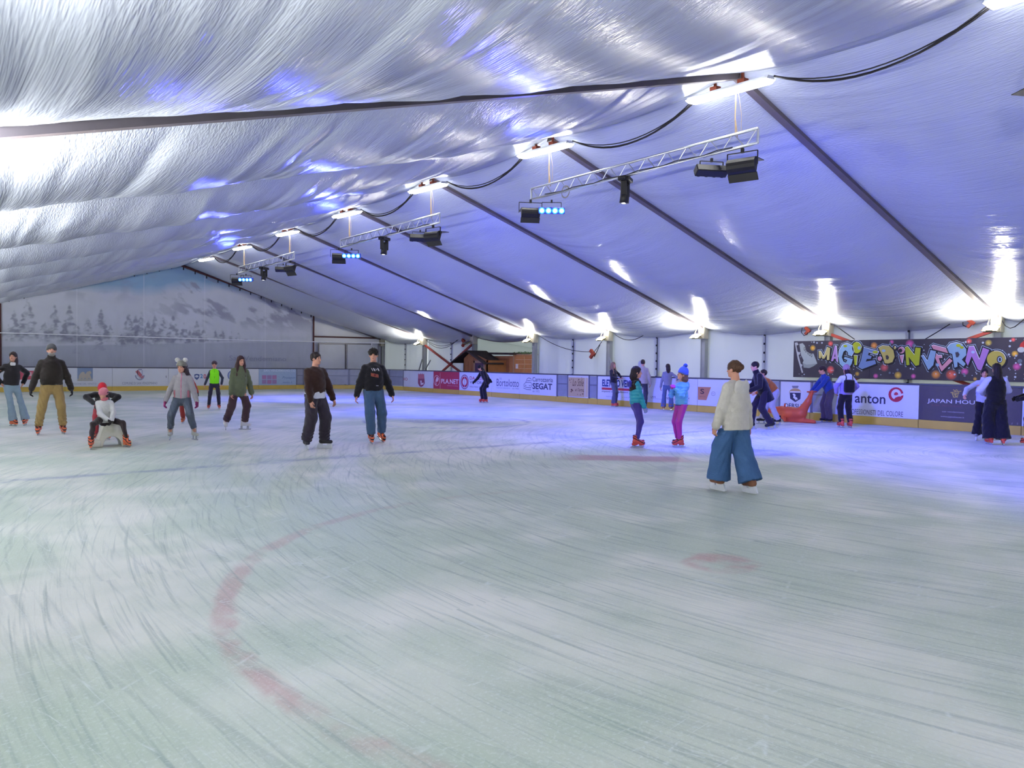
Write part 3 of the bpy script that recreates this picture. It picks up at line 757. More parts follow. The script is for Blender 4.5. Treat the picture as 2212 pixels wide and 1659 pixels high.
def truss(i):
    k = 2 * i; ya, yb = frame_y(k) - 0.46, frame_y(k + 1) + 0.62
    if i < 0: ya, yb = frame_y(-2) - .5, frame_y(-1) + .35
    L = yb - ya; w = WORD[i]
    r = thing('lighting_truss', 'aluminium ladder truss under the ridge, ' + w, 'truss', (RX, ya, 5.45), 0, 'trusses under the ridge')
    MB().tube([(0, 0, .25), (0, L, .25)], .025, 10).build('top_chord', M_TRUSS, r, smooth=True)
    MB().tube([(0, 0, 0), (0, L, 0)], .025, 10).build('bottom_chord', M_TRUSS, r, smooth=True)
    n = 24; zz = MB()
    for j in range(n):
        a, b = L * j / n, L * (j + 1) / n
        MB().tube([(0, a + .02, 0 if j % 2 else .25), (0, b - .02, .25 if j % 2 else 0)], .010, 6).build('lattice_bar', M_TRUSS, r)
    for yy in (0.0, L): MB().tube([(0, yy, 0), (0, yy, .25)], .022, 8).build('end_bar', M_TRUSS, r)
    cb = MB(); pts = [(.03, .5 + j * (L - 1.0) / 16, .01 + .02 * math.sin(j * 2.1)) for j in range(17)]
    cb.tube(pts, .016, 6); cb.tube([(p[0] - .05, p[1], p[2] + .015) for p in pts], .010, 5)
    cb.build('cable_run', M_CABLE, r)
    if i == 0:
        co = MB()
        for q in range(3):
            co.tube([(0.03, L - 1.15 + .13 * math.cos(t), -.02 + .13 * math.sin(t) + .01 * q) for t in np.linspace(0, 6.28, 13)], .008, 5)
        co.build('cable_coil', mat('grey_cable', '#8d8a86', .6, .3), r)
    for yy, zt in ((frame_y(k) - ya if i >= 0 else L - .3, 1.0), (frame_y(k + 1) - ya if i >= 0 else .5, 1.0)):
        h = MB(); h.tube([(-.0, yy, .25), (.01, yy + .02, .6), (0, yy, zt)], .012, 6); h.tube([(.02, yy - .03, .2), (.03, yy + .03, .55), (.01, yy + .02, zt)], .010, 6); h.tube([(.0, yy - .12, .28), (.02, yy - .10, .6), (0, yy - .05, zt - .05)], .004, 5)
        h.build('hanging_cable', mat('hanger_pale', '#a58f72', .6, .3), r)
    # far end: lit blue bar towards the camera, black flood behind; middle: moving head; near end: flood and dark bar turned away
    yaw = math.radians(-38)
    led_bar('led_bar', 'blue lit four-lens bar on the truss ' + w, (RX + 0.06, yb - 0.66, 5.10), yaw, math.radians(14), True, 'blue lit LED bars')
    barn_flood('black flood beside the blue bar, truss ' + w, (RX - 0.10, yb - 0.08, 5.10), math.radians(150), math.radians(25), 0.9)
    moving_head('black moving head hanging mid-span on the truss ' + w, (RX, (ya + yb) / 2 + .05, 5.36))
    led_bar('led_bar', 'dark LED bar seen from behind on the truss ' + w, (RX - 0.02, ya + 0.98, 5.10), math.radians(150), math.radians(30), False, 'LED bars turned away')
    barn_flood('large black barn-door flood, truss ' + w, (RX + 0.02, ya + 0.30, 5.10), math.radians(105), math.radians(18), 1.05, True)
    # their light: blue wash to the right, blue pools on the ice, wide blue over the left half
    spot_lamp((RX + 0.45, ya + 0.25, 5.0), (RX + 9, ya + 1.5, 3.6), W_WASH, 120, BLUE, 1.0, 0.15)
    spot_lamp((RX + 0.30, ya + 0.72, 4.90), (RX + 4.0, ya + 2.6, 0), W_BAR, 104 if i >= 0 else 78, BLUE, 1.0, 0.1)
    spot_lamp((RX + 0.30, ya + 1.10, 4.90), (RX + 7.0, ya + 0.5, 0), W_BAR * 0.6, 66, BLUE, 1.0, 0.1)
    spot_lamp((RX + 0.0, (ya + yb) / 2 + .05, 4.80), (RX + 1.0, (ya + yb) / 2 + 0.6, 0), W_BAR * 0.35, 100, BLUE, 1.0, 0.06)
    if i == 0: spot_lamp((RX + 0.2, ya + 0.9, 4.9), (RX + 1.8, ya - 3.6, 0), W_BAR * 0.42, 62, BLUE, 1.0, 0.1)
    spot_lamp((RX - 0.15, yb - 0.62, 5.02), (RX - 4.5, yb - 5.5, 2.2), W_LEFT * (1.3 if i > 0 else 0.25), 120, BLUE, 1.0, 0.1)
for i in (-1, 0, 1, 2): truss(i)
# added blue spots at the lit bars, standing in for reflections off the ice
def added_glint(i, px, py, wt=70, deg=9):
    wt *= 2.2
    yb = frame_y(2 * i + 1) + 0.62
    d = ray(px, py)
    # where the sight line meets the left slope
    t = 1.0
    for _ in range(60):
        p = CAM + d * t
        if p.z > roof_z(p.x) - 0.35: break
        t += 0.25 if t < 40 else 1
    spot_lamp((RX - 0.1, yb - 0.6, 5.02), p, wt, deg, (0.12, 0.13, 1.0), 0.7, 0.03)
for a in ((0, 1120, 135, 60, 9), (0, 1132, 262, 50, 7), (0, 665, 190, 90, 6), (0, 420, 212, 90, 6), (1, 712, 352, 60, 8), (1, 468, 385, 70, 7), (1, 722, 413, 50, 7), (2, 495, 455, 60, 8), (2, 495, 520, 40, 8)): added_glint(*a)
# ------------------------------------------------------------------ rink boards with adverts
M_HDPE = mat('white_hdpe', '#cfd3df', 0.35, 0.4, 0, 0.05, 1.5)
M_KICK = mat('yellow_kick_strip', '#c9ab4d', 0.4, 0.4, 0, 0.12, 2)
M_RAIL = mat('dark_top_rail', '#4a4c5c', 0.4, 0.4, 0.2)
M_PANE = mat('scuffed_pane', '#8d93a6', 0.25, 0.5, 0, 0.2, 3)
M_BAR = mat('grey_bar', '#6d7084', 0.4, 0.4, 0.3)
def ink(c): return mat('ink_' + c.strip('#'), c, 0.5, 0.3, 0, 0.04)
ZT, ZK = 1.165, 0.225
class Line:
    def __init__(s, a, b):
        s.a = Vector((a[0], a[1], 0)); d = Vector((b[0] - a[0], b[1] - a[1], 0)); s.len = d.length; s.u = d / s.len
        s.n = Vector((-s.u.y, s.u.x, 0)); s.rz = math.atan2(s.u.y, s.u.x)
    def at(s, px, py):
        p = at_plane(px, py, s.a, s.n); return (p - s.a).dot(s.u), p.z
RB = Line((22.44, 38.1), (21.1, 4.5))
BB = Line((-3.0, 42.3), (18.3, 42.3))
class Board:
    """one rink board: u0..u1 along a line; local x to the right, -y towards the ice"""
    def __init__(s, line, u0, u1, label, panel=None, kind='solid', group='rink boards'):
        s.L = line; s.u0 = u0; w = u1 - u0; s.w = w
        s.r = thing('rink_board', label, 'rink board', line.a + line.u * u0, line.rz, group)
        g = 0.006
        MB().box(g, w - g, -0.012, 0.06, 0.0, ZK).build('kick_strip', M_KICK, s.r, bevel=0.006)
        MB().box(0, w, -0.02, 0.07, ZT - 0.02, ZT + 0.03).build('top_rail', M_RAIL, s.r, bevel=0.008)
        if kind == 'solid':
            MB().box(g, w - g, 0.0, 0.05, ZK + 0.004, ZT - 0.022).build('panel', panel or M_HDPE, s.r, bevel=0.004)
        else:
            zm = (ZK + ZT) / 2 + 0.08
            MB().box(0.05, w - 0.05, 0.02, 0.035, ZK + 0.03, zm - 0.02).build('pane', M_PANE, s.r)
            MB().box(0.05, w - 0.05, 0.02, 0.035, zm + 0.02, ZT - 0.03).build('pane', M_PANE, s.r)
            for x in (0.03, w - 0.03): MB().box(x - 0.03, x + 0.03, 0, 0.055, ZK, ZT - 0.02).build('stile', M_BAR, s.r)
            MB().box(0.05, w - 0.05, 0.005, 0.05, zm - 0.02, zm + 0.02).build('mid_rail', M_BAR, s.r)
    def xz(s, px, py):
        u, z = s.L.at(px, py); return u - s.u0, z
    def box(s, px0, px1, py0, py1):
        xm = (px0 + px1) / 2
        return s.xz(px0, py0)[0], s.xz(px1, py0)[0], s.xz(xm, py1)[1], s.xz(xm, py0)[1]
    def text(s, t, px0, px1, py0, py1, c, off=0.0, shear=0.0, name='lettering', y=-0.004):
        x0, x1, z0, z1 = s.box(px0, px1, py0, py1)
        return text_into(MB(), t, x0, x1, z0, z1, y, off, shear).build(name, ink(c), s.r)
    def rect(s, px0, px1, py0, py1, c, name='printed_field', y=-0.002):
        x0, x1, z0, z1 = s.box(px0, px1, py0, py1); x0, x1 = max(x0, 0.01), min(x1, s.w - 0.01)
        return MB().poly([[(x0, z0), (x1, z0), (x1, z1), (x0, z1)]], y).build(name, ink(c), s.r)
    def poly(s, pts, c, name='emblem', y=-0.003, holes=()):
        P = [s.xz(*p) for p in pts]
        return MB().poly([P] + [[s.xz(*p) for p in h] for h in holes], y).build(name, ink(c), s.r)
    def disc(s, px, py, rx, ry, c, name='emblem', y=-0.003):
        x, z = s.xz(px, py); k = abs(s.xz(px + rx, py)[0] - x); kz = abs(s.xz(px, py + ry)[1] - z)
        return MB().disc(x, z, k, kz, y).build(name, ink(c), s.r)
    def ring(s, px, py, rx, ry, w, c, name='emblem', y=-0.003, a0=0, a1=6.2832):
        x, z = s.xz(px, py); k = abs(s.xz(px + rx, py)[0] - x); kz = abs(s.xz(px, py + ry)[1] - z)
        n = 24; cl = a1 - a0 > 6.2
        return MB().stroke([(x + k * math.cos(a0 + (a1 - a0) * i / n), z + kz * math.sin(a0 + (a1 - a0) * i / n)) for i in range(n if cl else n + 1)], w, y, cl).build(name, ink(c), s.r)
    def line(s, pts, w, c, name='emblem', y=-0.004, closed=False):
        return MB().stroke([s.xz(*p) for p in pts], w, y, closed).build(name, ink(c), s.r)
def rbu(px): return RB.at(px, 830)[0]
def R_(px0, px1, label, **k): return Board(RB, rbu(px0), rbu(px1), label, **k)
def B_(px0, px1, label, **k): return Board(BB, BB.at(px0, 815)[0], BB.at(px1, 815)[0], label, **k)

b = Board(RB, 0.0, rbu(884), 'white rink board with small red capital lettering right of the man in black hoodie')
b.text('MISTERANDIO', 836, 880.5, 815, 821, '#b04a62', 0.01); b.text('studio tecnico', 846, 868, 823, 825, '#6a6f8a')
b = R_(884, 936, 'white rink board with a red crest and no lettering')
b.poly([(903, 818), (917, 818), (917.5, 828), (914, 834), (910, 836), (906, 834), (903, 828)], '#8f4a6a'); b.poly([(903.5, 806), (906, 809), (908, 806), (910, 809), (912, 806), (914, 809), (916, 806.5), (917, 818), (903, 818)], '#b56a80')
b.poly([(908, 822), (911, 822), (911, 828), (915, 826), (915, 830), (909, 832)], '#d8cfe0', y=-0.005)
b = R_(936, 992, 'red rink board with white futuristic lettering', panel=ink('#b23a54'))
b.text('PLA.NET', 953.5, 990.5, 819, 829, '#e9dfe8', 0.012); b.text('software consulting', 966, 989, 832, 835, '#d79aae')
b.line([(951, 806), (951, 842)], 0.03, '#dca9b6'); b.ring(943.5, 822, 6, 11, 0.03, '#e3c4d0'); b.poly([(944, 813), (948, 818), (946, 824), (942, 825), (943, 831), (941, 831), (941, 821)], '#e3c4d0')
b = R_(992, 1062, 'white rink board with round red emblem behind the leaning skater in black')
b.ring(1003.7, 825, 8.6, 14.8, 0.05, '#8a5a78'); b.ring(1003.7, 825, 5.8, 9.5, 0.11, '#b23a54'); b.line([(1003.7, 818), (1003.7, 832)], 0.06, '#b23a54'); b.line([(1003.7, 812), (1003.7, 838)], 0.03, '#cfd3df', y=-.006)
b.text('DA ROS', 1015, 1044, 813.5, 821, '#b23a54', 0.012); b.text('VITTORIA', 1015, 1048, 823.2, 829.5, '#51506e', 0.012); b.text('MINUTERIE METALLICHE', 1015, 1056, 834.6, 838.2, '#7a7890')
b = R_(1062, 1123, 'white rink board with grey thin rounded lettering right of the leaning skater')
b.text('Bortolotto', 1073, 1121, 819, 835, '#5a5e7c'); b.text('F.lli', 1079, 1083.5, 815.5, 820.5, '#7a7e98'); b.text('PORTONI SERRAMENTI', 1073, 1102, 837, 839.5, '#8a8ea6'); b.text('dal 1962', 1107, 1121, 838, 841, '#6a6e88')
b = R_(1123, 1202, 'white rink board with outlined car drawing and dark serif lettering')
b.text('Carrozzeria', 1150.5, 1194.5, 815, 825, '#4a4f6c', 0.006); b.text('SEGAT', 1150.5, 1193, 828, 841.5, '#42466a', 0.03); b.text('dal 1972', 1150.5, 1165.5, 843, 847.5, '#6a6e88')
for pts in ([(1132, 830), (1136, 826), (1139, 818), (1142, 816.5), (1147, 817.5), (1148, 823)], [(1136, 826), (1147, 826), (1148.5, 831), (1147, 838)], [(1132, 830), (1131.5, 834), (1137, 837), (1147, 838)], [(1131, 838), (1138, 841.5), (1147, 842)], [(1139, 822), (1146, 822)], [(1134, 832), (1137, 833)], [(1143, 833.5), (1146, 833)]):
    b.line(pts, 0.025, '#5a5f7c', 'car_drawing')
R_(1202, 1227, 'scuffed clear rink board with mid rail left of the beige poster', kind='pane')
b = R_(1227, 1271, 'white rink board with beige floral poster in script lettering')
b.rect(1228, 1263.5, 815.6, 857, '#bda88c', 'poster'); b.rect(1264.5, 1270.5, 816, 858, '#c7b79c', 'poster')
b.text('Lo Stile', 1237, 1261, 818.5, 834, '#5d4436', 0, 0.35, y=-.005); b.text("e l'arte", 1243, 1261, 838, 845.5, '#5d4436', 0, 0.3, y=-.005)
for (x, y, r) in ((1235, 842, 2.0), (1234, 846, 1.4), (1237, 844, 1.3), (1231, 821, 1.0), (1233, 826, .8), (1259, 851, 1.4), (1254, 853, 1.0), (1261, 846, .9), (1235, 819, .9), (1248, 852, .8), (1257, 816.5, .8)): b.disc(x, y, r, r, '#6a4a3a', 'flower_print', y=-.006)
R_(1271, 1291, 'scuffed clear rink board with mid rail right of the beige poster', kind='pane')
b = R_(1291, 1392, 'white rink board with bold navy lettering underlined in red behind the blond woman')
b.text('ELETTRO VENETA', 1301, 1380, 820.5, 836.5, '#2c3c80', 0.04); b.rect(1300, 1374, 838.5, 843.5, '#b5384e', 'red_underline'); b.text('impianti ed installazioni elettriche', 1300, 1384, 845, 850, '#4a4a62', 0.01)
b.text('impianti civili', 1309, 1325, 855, 858.5, '#8a8ea8', 0, 0.3); b.text('e industriali', 1344, 1368, 857, 860, '#8a8ea8')
b = R_(1392, 1507, 'white rink board with sparse dark capitals behind the woman in grey top')
b.text('LAN', 1406, 1416, 855, 859.5, '#5a5c74', 0.01); b.text('RE', 1438.5, 1445, 858, 862, '#5a5c74', 0.01); b.text('OX', 1482, 1490, 858.5, 863, '#5a5c74', 0.01); b.text('P', 1443.5, 1449.5, 836, 844.5, '#7a4a4e', 0.02)
b.line([(1406, 861), (1490, 866)], 0.01, '#8a8ea8')
b = R_(1507, 1640, 'white rink board with orange slanted emblem left of the woman in white jacket')
b.poly([(1507.8, 835.5), (1536, 836.5), (1526, 864.5), (1507.8, 863.5)], '#b87e62'); b.text('S', 1513, 1521.5, 840, 851, '#4a3440', 0.02, y=-.006); b.text('SERVICE', 1511, 1524, 855.5, 858, '#8a5a50', y=-.006); b.ring(1541, 850.5, 4.2, 4.2, 0.012, '#7a7c92'); b.text('PRO', 1538.5, 1543.5, 849.5, 852, '#7a7c92')
R_(1640, 1686, 'scuffed clear rink board with mid rail beside the horse emblem board', kind='pane')
b = R_(1686, 1751, 'white rink board with a horse shield emblem above the orange sled')
b.text('DERSUT', 1695, 1739.6, 872, 881.5, '#3c3c5c', 0.012)
b.poly([(1706, 848), (1730, 848.5), (1729, 862), (1718, 868.5), (1707, 861)], '#34345a'); b.poly([(1705, 848)] + [(1717.8 - 12.8 * math.cos(a), 848 - 9.5 * math.sin(a)) for a in np.linspace(0.15, 2.99, 9)] + [(1730.5, 848)], '#b89a72'); b.poly([(1706.5, 848), (1730, 848.3), (1729, 845.5), (1707, 845)], '#dcd8e0', y=-.005)
b.line([(1711.5, 834.5), (1724.5, 834.5)], 0.025, '#5a5870'); b.line([(1712.5, 837), (1723.5, 837)], 0.025, '#5a5870')
b.poly([(1712, 851), (1716, 850), (1719, 853), (1718, 857), (1722, 859), (1724, 864), (1721, 862), (1720, 865), (1717, 862), (1713.5, 859), (1714.5, 855)], '#d8d8e4', 'horse_figure', y=-.006)
R_(1751, 1798, 'scuffed clear rink board with mid rail behind the boy in blue', kind='pane')
b = R_(1798, 1986, 'white rink board with round red swirl emblem behind the backpack girl')
b.text('anton', 1847, 1913, 853.5, 871.5, '#353552', 0.012); b.text('PROFESSIONISTI DEL COLORE', 1830, 1951, 886, 897, '#4c4a62')
b.disc(1935.4, 852.5, 16.5, 16, '#b5324a'); b.ring(1936, 852, 7.5, 8, 0.075, '#d9d4e2', y=-.005, a0=-0.2, a1=4.1); b.line([(1929, 855), (1936, 856), (1950, 852)], 0.05, '#d9d4e2', y=-.006)
b = R_(1986, 2209, 'dark grey rink board with pale futuristic lettering and golden emblem', panel=mat('anthracite_board', '#4a4450', 0.4, 0.4))
b.text('JAPAN HOUSE', 2003.5, 2126, 863.5, 874.5, '#cfd0dc', 0.005); b.text('SUSHI   RESTAURANT', 2012, 2080, 874.5, 878.5, '#6d4f5a'); b.text('san vendemiano', 2035, 2083, 888, 891.5, '#a9a4b4'); b.text('www.japanhouse.it', 2032, 2083, 899, 903, '#b9b6c6')
for pts in ([(2054, 848), (2076, 845)], [(2057, 848), (2060, 858)], [(2071, 846), (2068, 858)], [(2057, 851), (2072, 849)], [(2060, 842), (2063, 845), (2066, 842), (2069, 844)], [(2062, 853), (2066, 852), (2064, 855), (2067, 857), (2062, 858)]): b.line(pts, 0.022, '#b5a05a', 'gold_emblem')
for x in (2177, 2186.5, 2198): b.text({2177: 'o', 2186.5: 'f', 2198: 'o'}[x], x - 1.2, x + 1.2, 913, 917.5, '#a09cac')
Board(RB, rbu(2209), RB.len, 'white rink board at the right picture edge behind the cut off skater')

# back boards
b = B_(-160, 140, 'white rink board with a red name band behind the bearded man')
b.rect(38, 84, 801, 820, '#c0566a'); b.text('uell', 54, 68, 804, 812, '#f0e6ea', 0.01, y=-.005)
b = B_(140, 243, 'white rink board with a square winged lion picture')
b.rect(167, 200.5, 793.8, 822, '#7f92b4', 'lion_picture'); b.poly([(170, 820), (170, 812), (174, 806), (178, 803), (182, 804), (184, 809), (188, 803), (195, 801), (198, 806), (194, 809), (197, 815), (196, 820), (192, 816), (188, 820), (184, 816), (179, 820), (176, 816), (173, 820)], '#b4aca2', y=-.005); b.rect(167, 200.5, 818, 823, '#a9a8a6', 'lion_picture', y=-.0035)
b.text('REGIONE DEL VENETO', 155, 208, 827, 831, '#8f98b4')
b = B_(243, 364, 'white rink board with a municipal crest and capital lettering')
b.text('COMUNE DI SAN VENDEMIANO', 264, 340, 825, 830.5, '#7d86a2'); b.ring(302, 810, 9, 10, 0.07, '#8f98b4', a0=math.pi * 1.05, a1=math.pi * 1.95); b.line([(297, 803), (306, 814)], 0.16, '#b56a74'); b.poly([(298, 797), (307, 797), (306, 799.5), (299, 799.5)], '#8f98b4'); b.line([(297, 800), (297, 812), (302, 817), (307, 812), (307, 800)], 0.03, '#8f98b4')
b = B_(364, 466, 'white rink board with a dark shield mark and coloured figures behind the bear hat girl')
b.poly([(419.5, 809), (425, 807.5), (431, 809), (430, 816), (425.5, 821), (420.5, 817)], '#4a5a92'); b.disc(425, 813, 3.6, 2.6, '#c8cede', y=-.005); b.text('2', 432.5, 438, 807.8, 817, '#4f86c2', 0.03); b.text('0', 439.5, 445.5, 808, 818, '#c26a7e', 0.03); b.text('S', 357.8, 360, 811.5, 816, '#4a4a66', 0.02)
b = B_(466, 559, 'white rink board with a round blue emblem behind the woman in green shirt')
b.disc(501, 811, 9.5, 10.5, '#5c6fae'); b.disc(501, 811, 7.5, 8.5, '#aab6da', y=-.005)
b = B_(559, 640, 'pale blue rink board with pink squares and script lettering', panel=mat('pale_blue_board', '#9fb4d2', 0.35, 0.4))
b.text('SAN VENDEMIANO CO', 570, 638, 798, 803, '#cfdcf0', 0.01); b.text('Protagon', 610, 638, 813, 819.5, '#5f78ac', 0, 0.3); b.text('molto b.', 611, 632, 823.5, 828, '#5f78ac', 0, 0.3)
for j in range(2):
    for i in range(3): b.rect(566 + i * 11, 575.5 + i * 11, 810.5 + j * 10, 819 + j * 10, ('#a87aa8', '#9c82b4')[(i + j) % 2], 'pink_square')

# rounded corner: clear boards on an arc
c0 = BB.at(640, 815)[0] + BB.a.x; ax_, ay_ = c0, 42.3
cx_, cy_, rad = 22.44 - 4.2, 42.3 - 4.2, 4.2
pts = [(c0, 42.3), (cx_, 42.3)] + [(cx_ + rad * math.sin(a), cy_ + rad * math.cos(a)) for a in np.linspace(0, math.pi / 2, 6)[1:]]
seg = 0
for a, b2 in zip(pts[:-1], pts[1:]):
    Ls = Line(a, b2); seg += 1
    if Ls.len < 0.05: continue
    Board(Ls, 0.0, Ls.len, ('clear corner rink board, number %s along the bend from the painted gable' % ('one', 'two', 'three', 'four', 'five', 'six', 'seven', 'eight')[seg - 1]), kind='pane', group='clear boards round the corner')

# ------------------------------------------------------------------ painted banner behind the boards
XB = 23.60
def make_banner():
    ya, yb, z0, z1 = 14.28, 6.5, 1.26, 2.475
    W = ya - yb
    r = thing('graffiti_banner', 'long dark painted banner with colourful bubble lettering and an ice skate', 'banner', (XB, ya, 0), -math.pi / 2)
    MB().box(0, W, 0.0, 0.03, z0, z1).build('board', mat('banner_ground', '#3b373f', 0.5, 0.3, 0, 0.15, 3), r)
    def loc(px, py):
        p = at_plane(px, py, (XB, 0, 0), (1, 0, 0)); return ya - p.y, p.z
    A = lambda x, y: loc(1700 + .11754 * x, 720 + .11754 * y)
    B = lambda x, y: loc(1950 + .11844 * x, 715 + .11844 * y)
    K, PALE = ink('#141218'), ink('#a9c0d2')
    def circ(f, cx, cy, rx, ry, n=22): return [f(cx + rx * math.cos(2 * math.pi * i / n), cy - ry * math.sin(2 * math.pi * i / n)) for i in range(n)]
    def letter(loops, c, name='painted_letter', out=True):
        if out:
            m = MB().stroke(loops[0], 0.092, -0.002); o = m.build(name + '_halo', PALE, r)
            MB().stroke(loops[0], 0.066, -0.004).stroke([(x + 0.03, z - 0.025) for x, z in loops[0]], 0.045, -0.0052).build(name + '_outline', K, r)
        MB().poly(loops, -0.008).build(name, ink(c), r)
        if out: MB().stroke(loops[0][:max(3, len(loops[0]) // 3)], 0.014, -0.0095, False).build(name + '_shine', ink('#dfe6ea'), r)
    P = lambda f, pts: [f(x, y) for x, y in pts]
    YEL, LIL, BLU, LIME, STEEL, SAND, PINK, SKY, VIO, OLIVE = '#c9bd76', '#b48cc4', '#8fb2cc', '#a8b423', '#6d84ae', '#b8ab5c', '#cc8f9c', '#86a6c0', '#a678be', '#b0a248'
    letter([P(A, [(585, 325), (625, 320), (675, 420), (740, 250), (795, 270), (780, 490), (735, 490), (738, 385), (690, 465), (650, 465), (630, 400), (625, 455), (590, 460)])], YEL)
    letter([P(A, [(880, 225), (915, 230), (940, 540), (905, 510), (900, 470), (865, 465), (850, 510), (810, 515)]), P(A, [(885, 370), (895, 430), (868, 430)])], LIL)
    letter([P(A, [(1190, 420), (1238, 330), (1210, 225), (1110, 175), (1020, 210), (962, 310), (945, 430), (970, 560), (1050, 640), (1140, 640), (1190, 560), (1212, 475), (1060, 430), (1050, 470), (1110, 490), (1085, 540), (1040, 520), (1010, 440), (1040, 340), (1080, 310), (1120, 350), (1125, 400)])], BLU)
    letter([circ(A, 1285, 262, 88, 105)], LIME); letter([P(A, [(1230, 405), (1300, 405), (1285, 580), (1245, 585)])], LIME)
    letter([P(A, [(1415, 255), (1690, 330), (1665, 395), (1510, 345), (1490, 400), (1560, 420), (1540, 470), (1470, 470), (1450, 520), (1620, 490), (1640, 560), (1380, 660), (1310, 620), (1360, 500)])], STEEL)
    letter([circ(A, 1705, 465, 38, 42, 14)], PINK)
    letter([P(A, [(1680, 260), (1760, 220), (1880, 232), (1958, 310), (1980, 430), (1940, 530), (1860, 555), (1800, 550), (1760, 430)]), P(A, [(1815, 410), (1850, 400), (1880, 440), (1860, 485), (1825, 480)])], SAND)
    letter([circ(A, 1985, 265, 22, 30, 12)], SAND)
    letter([circ(A, 2105, 308, 60, 62, 16)], PINK); MB().disc(*A(2085, 318), 0.06, 0.06, -0.0105).build('letter_dot', K, r)
    letter([P(A, [(2070, 410), (2150, 392), (2125, 545), (2105, 540)])], PINK)
    letter([P(B, [(45, 295), (95, 275), (215, 430), (235, 300), (330, 310), (300, 620), (235, 635), (110, 470), (125, 620), (70, 625)])], LIME)
    letter([P(B, [(340, 455), (385, 440), (450, 540), (510, 345), (610, 370), (560, 620), (470, 715)])], SKY)
    letter([P(B, [(525, 272), (560, 250), (790, 310), (830, 405), (560, 330)])], PINK)
    letter([P(B, [(615, 410), (650, 440), (715, 440), (720, 490), (660, 495), (690, 580), (720, 640), (855, 495), (910, 545), (710, 740), (640, 600), (595, 490)])], PINK)
    letter([P(B, [(810, 300), (870, 230), (980, 205), (1090, 240), (1160, 330), (1160, 440), (1080, 520), (1150, 600), (1110, 650), (1000, 560), (1000, 650), (945, 670), (905, 420), (850, 400)]), P(B, [(960, 390), (1010, 380), (1040, 430), (1010, 480), (975, 480)])], SKY)
    letter([P(B, [(1205, 285), (1300, 270), (1400, 510), (1465, 300), (1580, 345), (1430, 725), (1370, 700), (1260, 460), (1190, 635), (1145, 545)])], VIO)
    letter([circ(B, 1710, 515, 172, 155, 28), circ(B, 1768, 520, 52, 66, 16)], OLIVE)
    MB().stroke(circ(B, 1775, 520, 30, 42, 12), 0.02, -0.010).build('painted_letter_shine', ink('#a9c6d6'), r)
    # the skate boot and blade
    letter([P(A, [(230, 195), (290, 180), (330, 230), (360, 330), (430, 370), (490, 375), (560, 555), (480, 610), (410, 640), (310, 630), (290, 540), (310, 500), (260, 400)])], '#a7b0a8', 'painted_boot', False)
    MB().poly([P(A, [(560, 555), (480, 610), (410, 640), (310, 630), (290, 540), (360, 575), (440, 570)])], -0.0095).build('painted_boot_shade', ink('#8b958f'), r)
    letter([P(A, [(145, 175), (190, 165), (215, 210), (175, 225), (200, 340), (250, 350), (235, 390), (215, 400), (255, 560), (290, 580), (270, 620), (300, 720), (275, 730), (200, 470)])], '#b4b8b6', 'painted_blade', False)
    for (x, y) in ((325, 285), (350, 320), (388, 355), (420, 385), (455, 405)):
        MB().stroke(circ(A, x, y, 11, 30, 10), 0.012, -0.0105).build('painted_lace', K, r)
    for (f, x, y, w, h, c) in ((A, 1075, 235, 36, 24, '#a8b423'), (A, 1625, 345, 50, 28, '#a8b423'), (A, 1330, 270, 30, 34, '#8fb2cc'), (A, 1780, 320, 36, 24, '#8fb2cc'), (B, 1020, 265, 45, 28, '#a8b423'), (B, 1080, 300, 36, 26, '#a8b423'), (B, 1285, 385, 34, 26, '#a9b8dc'), (B, 640, 620, 30, 30, '#86a6c0')):
        MB().poly([circ(f, x, y, w, h, 12)], -0.011).build('paint_blot', ink(c), r)
    # sprayed dots: bright core fading out into the ground colour
    def spray(c):
        nm = 'spray_' + c.strip('#')
        if nm in _MATS: return _MATS[nm]
        m = bpy.data.materials.new(nm); m.use_nodes = True; nt = m.node_tree; b = nt.nodes['Principled BSDF']; b.inputs['Roughness'].default_value = 0.5
        tc = node(nt, 'ShaderNodeTexCoord'); mp = node(nt, 'ShaderNodeMapping'); mp.inputs['Location'].default_value = (-1, 0, -1); mp.inputs['Scale'].default_value = (2, 0, 2)
        g = node(nt, 'ShaderNodeTexGradient', gradient_type='SPHERICAL'); nt.links.new(tc.outputs['Generated'], mp.inputs[0]); nt.links.new(mp.outputs[0], g.inputs[0])
        rp = node(nt, 'ShaderNodeValToRGB'); rp.color_ramp.elements[0].color = lin('#3b373f') + (1,); rp.color_ramp.elements[0].position = 0.02
        rp.color_ramp.elements[1].color = tuple(min(1, v * 1.5 + .05) for v in lin(c)) + (1,); rp.color_ramp.elements[1].position = 0.95
        e = rp.color_ramp.elements.new(0.45); e.color = lin(c) + (1,)
        nt.links.new(g.outputs[0], rp.inputs[0]); nt.links.new(rp.outputs[0], b.inputs['Base Color']); _MATS[nm] = m; return m
    Y_, R2, MG, OR = '#d0a022', '#c84a44', '#b04484', '#c07a26'
    for (f, x, y, rr, c) in ((A, 475, 270, 55, Y_), (A, 800, 190, 52, R2), (A, 800, 670, 75, R2), (A, 1600, 225, 68, OR), (A, 1790, 630, 80, '#a03a40'), (A, 1630, 785, 75, MG), (A, 2040, 770, 75, '#b8952c'), (A, 1290, 745, 45, '#a88424'), (A, 1925, 160, 48, MG), (A, 650, 665, 34, '#b86a90'),
                             (B, 130, 235, 110, MG), (B, 195, 825, 52, MG), (B, 605, 795, 90, OR), (B, 885, 800, 110, '#b84a2c'), (B, 1130, 740, 78, MG), (B, 1320, 875, 65, '#c8992a'), (B, 1210, 185, 72, R2), (B, 1565, 215, 70, '#a8922c'), (B, 2015, 160, 82, R2), (B, 2045, 415, 68, Y_), (B, 2080, 650, 85, MG)):
